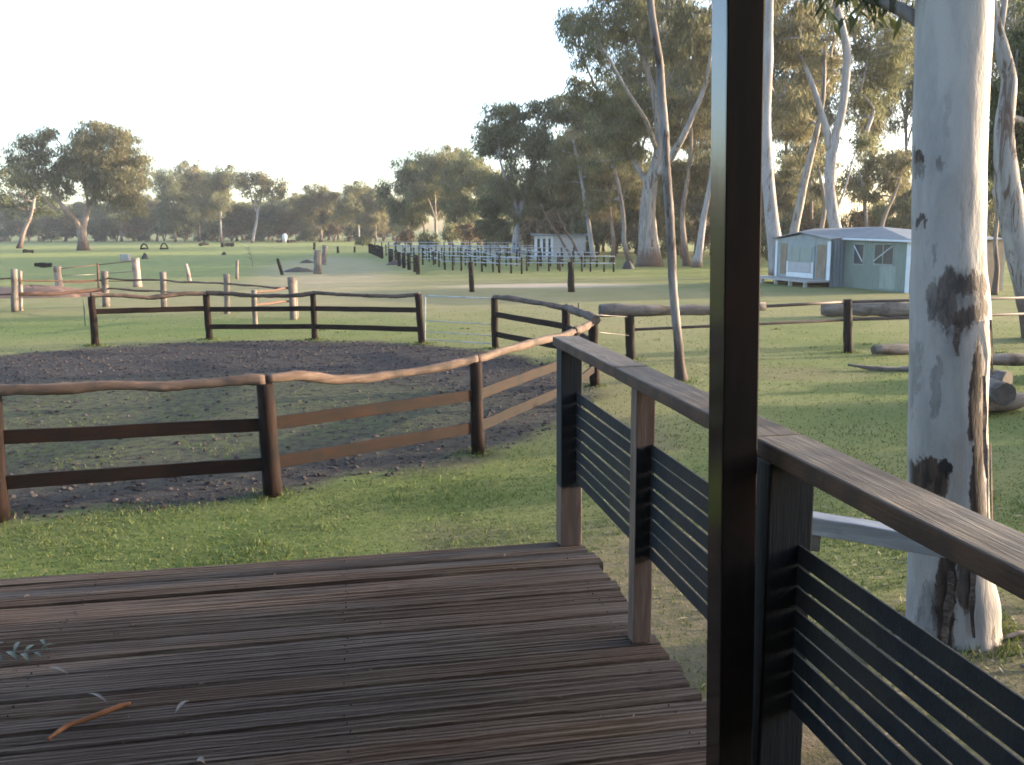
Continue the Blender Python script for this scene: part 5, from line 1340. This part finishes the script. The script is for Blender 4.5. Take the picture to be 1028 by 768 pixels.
    tag(link('grass', mesh_np('grass', V, Q), m), 'short green grass of the lawn', 'grass', None, 'stuff')
grass()

# ------------------------------------------------------------------ unseen bushes added east of the deck to keep low sun off deck and lawn
for i, (x, y, sz) in enumerate(((9.5, 5.0, 1.5), (9.3, 3.2, 1.6), (9.6, 1.3, 1.5), (9.2, -0.6, 1.6), (9.8, -2.5, 1.5), (10.6, 4.0, 1.6), (10.6, 0.5, 1.6), (9.6, 9.4, .62), (9.3, 10.9, .6), (9.7, 12.3, .62), (9.4, 13.7, .6), (10.4, 10.2, .66), (10.4, 13.0, .66))):
    mt, mc, bk, lf, h, w_ = T['bush' if i % 2 else 'bush3']
    put_tree('bush', mt, mc, bk, lf, (x, y, 0), 'unseen bush added to shade the deck, off to the right past the logs', 'bush', 'added shade bushes right of the deck', i * 1.3, (sz, sz, sz))
# ------------------------------------------------------------------ haze
hz = MB(); hz.box((0, 120, 16), 640, 420, 34)
hm = bpy.data.materials.new('haze'); hm.use_nodes = True; hn = hm.node_tree
for n in list(hn.nodes): hn.nodes.remove(n)
ho = hn.nodes.new('ShaderNodeOutputMaterial'); hv = hn.nodes.new('ShaderNodeVolumePrincipled')
hv.inputs['Color'].default_value = (.93, .95, 1, 1); hv.inputs['Density'].default_value = 0.0003; hv.inputs['Anisotropy'].default_value = 0.2
hn.links.new(hv.outputs[0], ho.inputs[1])
tag(hz.build('haze', hm), kind='stuff')
def clods():
    rs = np.random.RandomState(8); r_ = random.Random(8); mb = MB()
    ico = [Vector(p).normalized() for p in ((1, 0, 0), (-1, 0, 0), (0, 1, 0), (0, -1, 0), (0, 0, 1), (.7, .7, .5), (-.7, .6, .5), (-.6, -.7, .4), (.7, -.7, .5))]
    fc = ((0, 5, 8), (0, 2, 5), (2, 6, 5), (2, 1, 6), (1, 7, 6), (1, 3, 7), (3, 8, 7), (3, 0, 8), (4, 5, 6), (4, 6, 7), (4, 7, 8), (4, 8, 5))
    n = 0
    while n < 9000:
        x = rs.uniform(-12.3, 1.3); y = rs.uniform(7.7, 21.3); rr = math.hypot(x + 5.5, y - 14.5)
        if rr > 6.8 or abs(x) > y * .6 + .5: continue
        if ((x + 5) / 4.4) ** 2 + ((y - 12.6) / 3.0) ** 2 < 1 and rs.uniform() < .75: continue
        sz = .010 + .03 * rs.uniform() ** 3; b = len(mb.v); a = rs.uniform(0, 6.28); ca, sa = math.cos(a), math.sin(a)
        for p in ico:
            q = p * sz * r_.uniform(.7, 1.3); mb.v.append(Vector((x + q.x * ca - q.y * sa, y + q.x * sa + q.y * ca, q.z * .7)))
        for f_ in fc: mb.f.append([b + i for i in f_])
        n += 1
    m, nt, bs, out = new_mat('clod'); t = NT(nt); rp = t.n('NewGeometry').outputs['Random Per Island']
    t.l(t.mix(rp, (0.018, 0.015, 0.015), (0.075, 0.062, 0.058)), bs.inputs['Base Color']); bs.inputs['Roughness'].default_value = .95; bs.inputs['Specular IOR Level'].default_value = .1
    tag(mb.build('soil_clods', m), 'dark clods of churned soil in the round pen', 'soil', None, 'stuff')
clods()
# ------------------------------------------------------------------ light
AZ, EL = R(76), R(6.5)
sun_dir = Vector((math.sin(AZ) * math.cos(EL), math.cos(AZ) * math.cos(EL), math.sin(EL)))
sd = bpy.data.lights.new('sun', 'SUN'); sd.energy = 2.1; sd.angle = R(0.5); sd.color = (1.0, 0.80, 0.58)
so = bpy.data.objects.new('sun', sd); COL.objects.link(so)
so.rotation_euler = (-sun_dir).to_track_quat('-Z', 'Y').to_euler()
w = bpy.data.worlds.new('World'); SC.world = w; w.use_nodes = True
nt = w.node_tree
for n in list(nt.nodes): nt.nodes.remove(n)
sky = nt.nodes.new('ShaderNodeTexSky'); sky.sky_type = 'NISHITA'; sky.sun_disc = False
sky.sun_elevation = EL; sky.sun_rotation = AZ
sky.altitude = 100; sky.air_density = 0.65; sky.dust_density = 2.6; sky.ozone_density = 1.0
bg = nt.nodes.new('ShaderNodeBackground'); bg.inputs[1].default_value = 0.15
wo = nt.nodes.new('ShaderNodeOutputWorld')
nt.links.new(sky.outputs[0], bg.inputs[0]); nt.links.new(bg.outputs[0], wo.inputs[0])

SC.view_settings.view_transform = 'Standard'; SC.view_settings.look = 'None'
SC.view_settings.exposure = 3.2; SC.view_settings.gamma = 1.0; SC.view_settings.use_curve_mapping = False
SC.cycles.use_denoising = True
SC.cycles.sample_clamp_indirect = 4.0
SC.cycles.caustics_reflective = False; SC.cycles.caustics_refractive = False; SC.cycles.blur_glossy = 1.0
SC.cycles.max_bounces = 6; SC.cycles.transparent_max_bounces = 6
SC.cycles.filter_width = 1.7
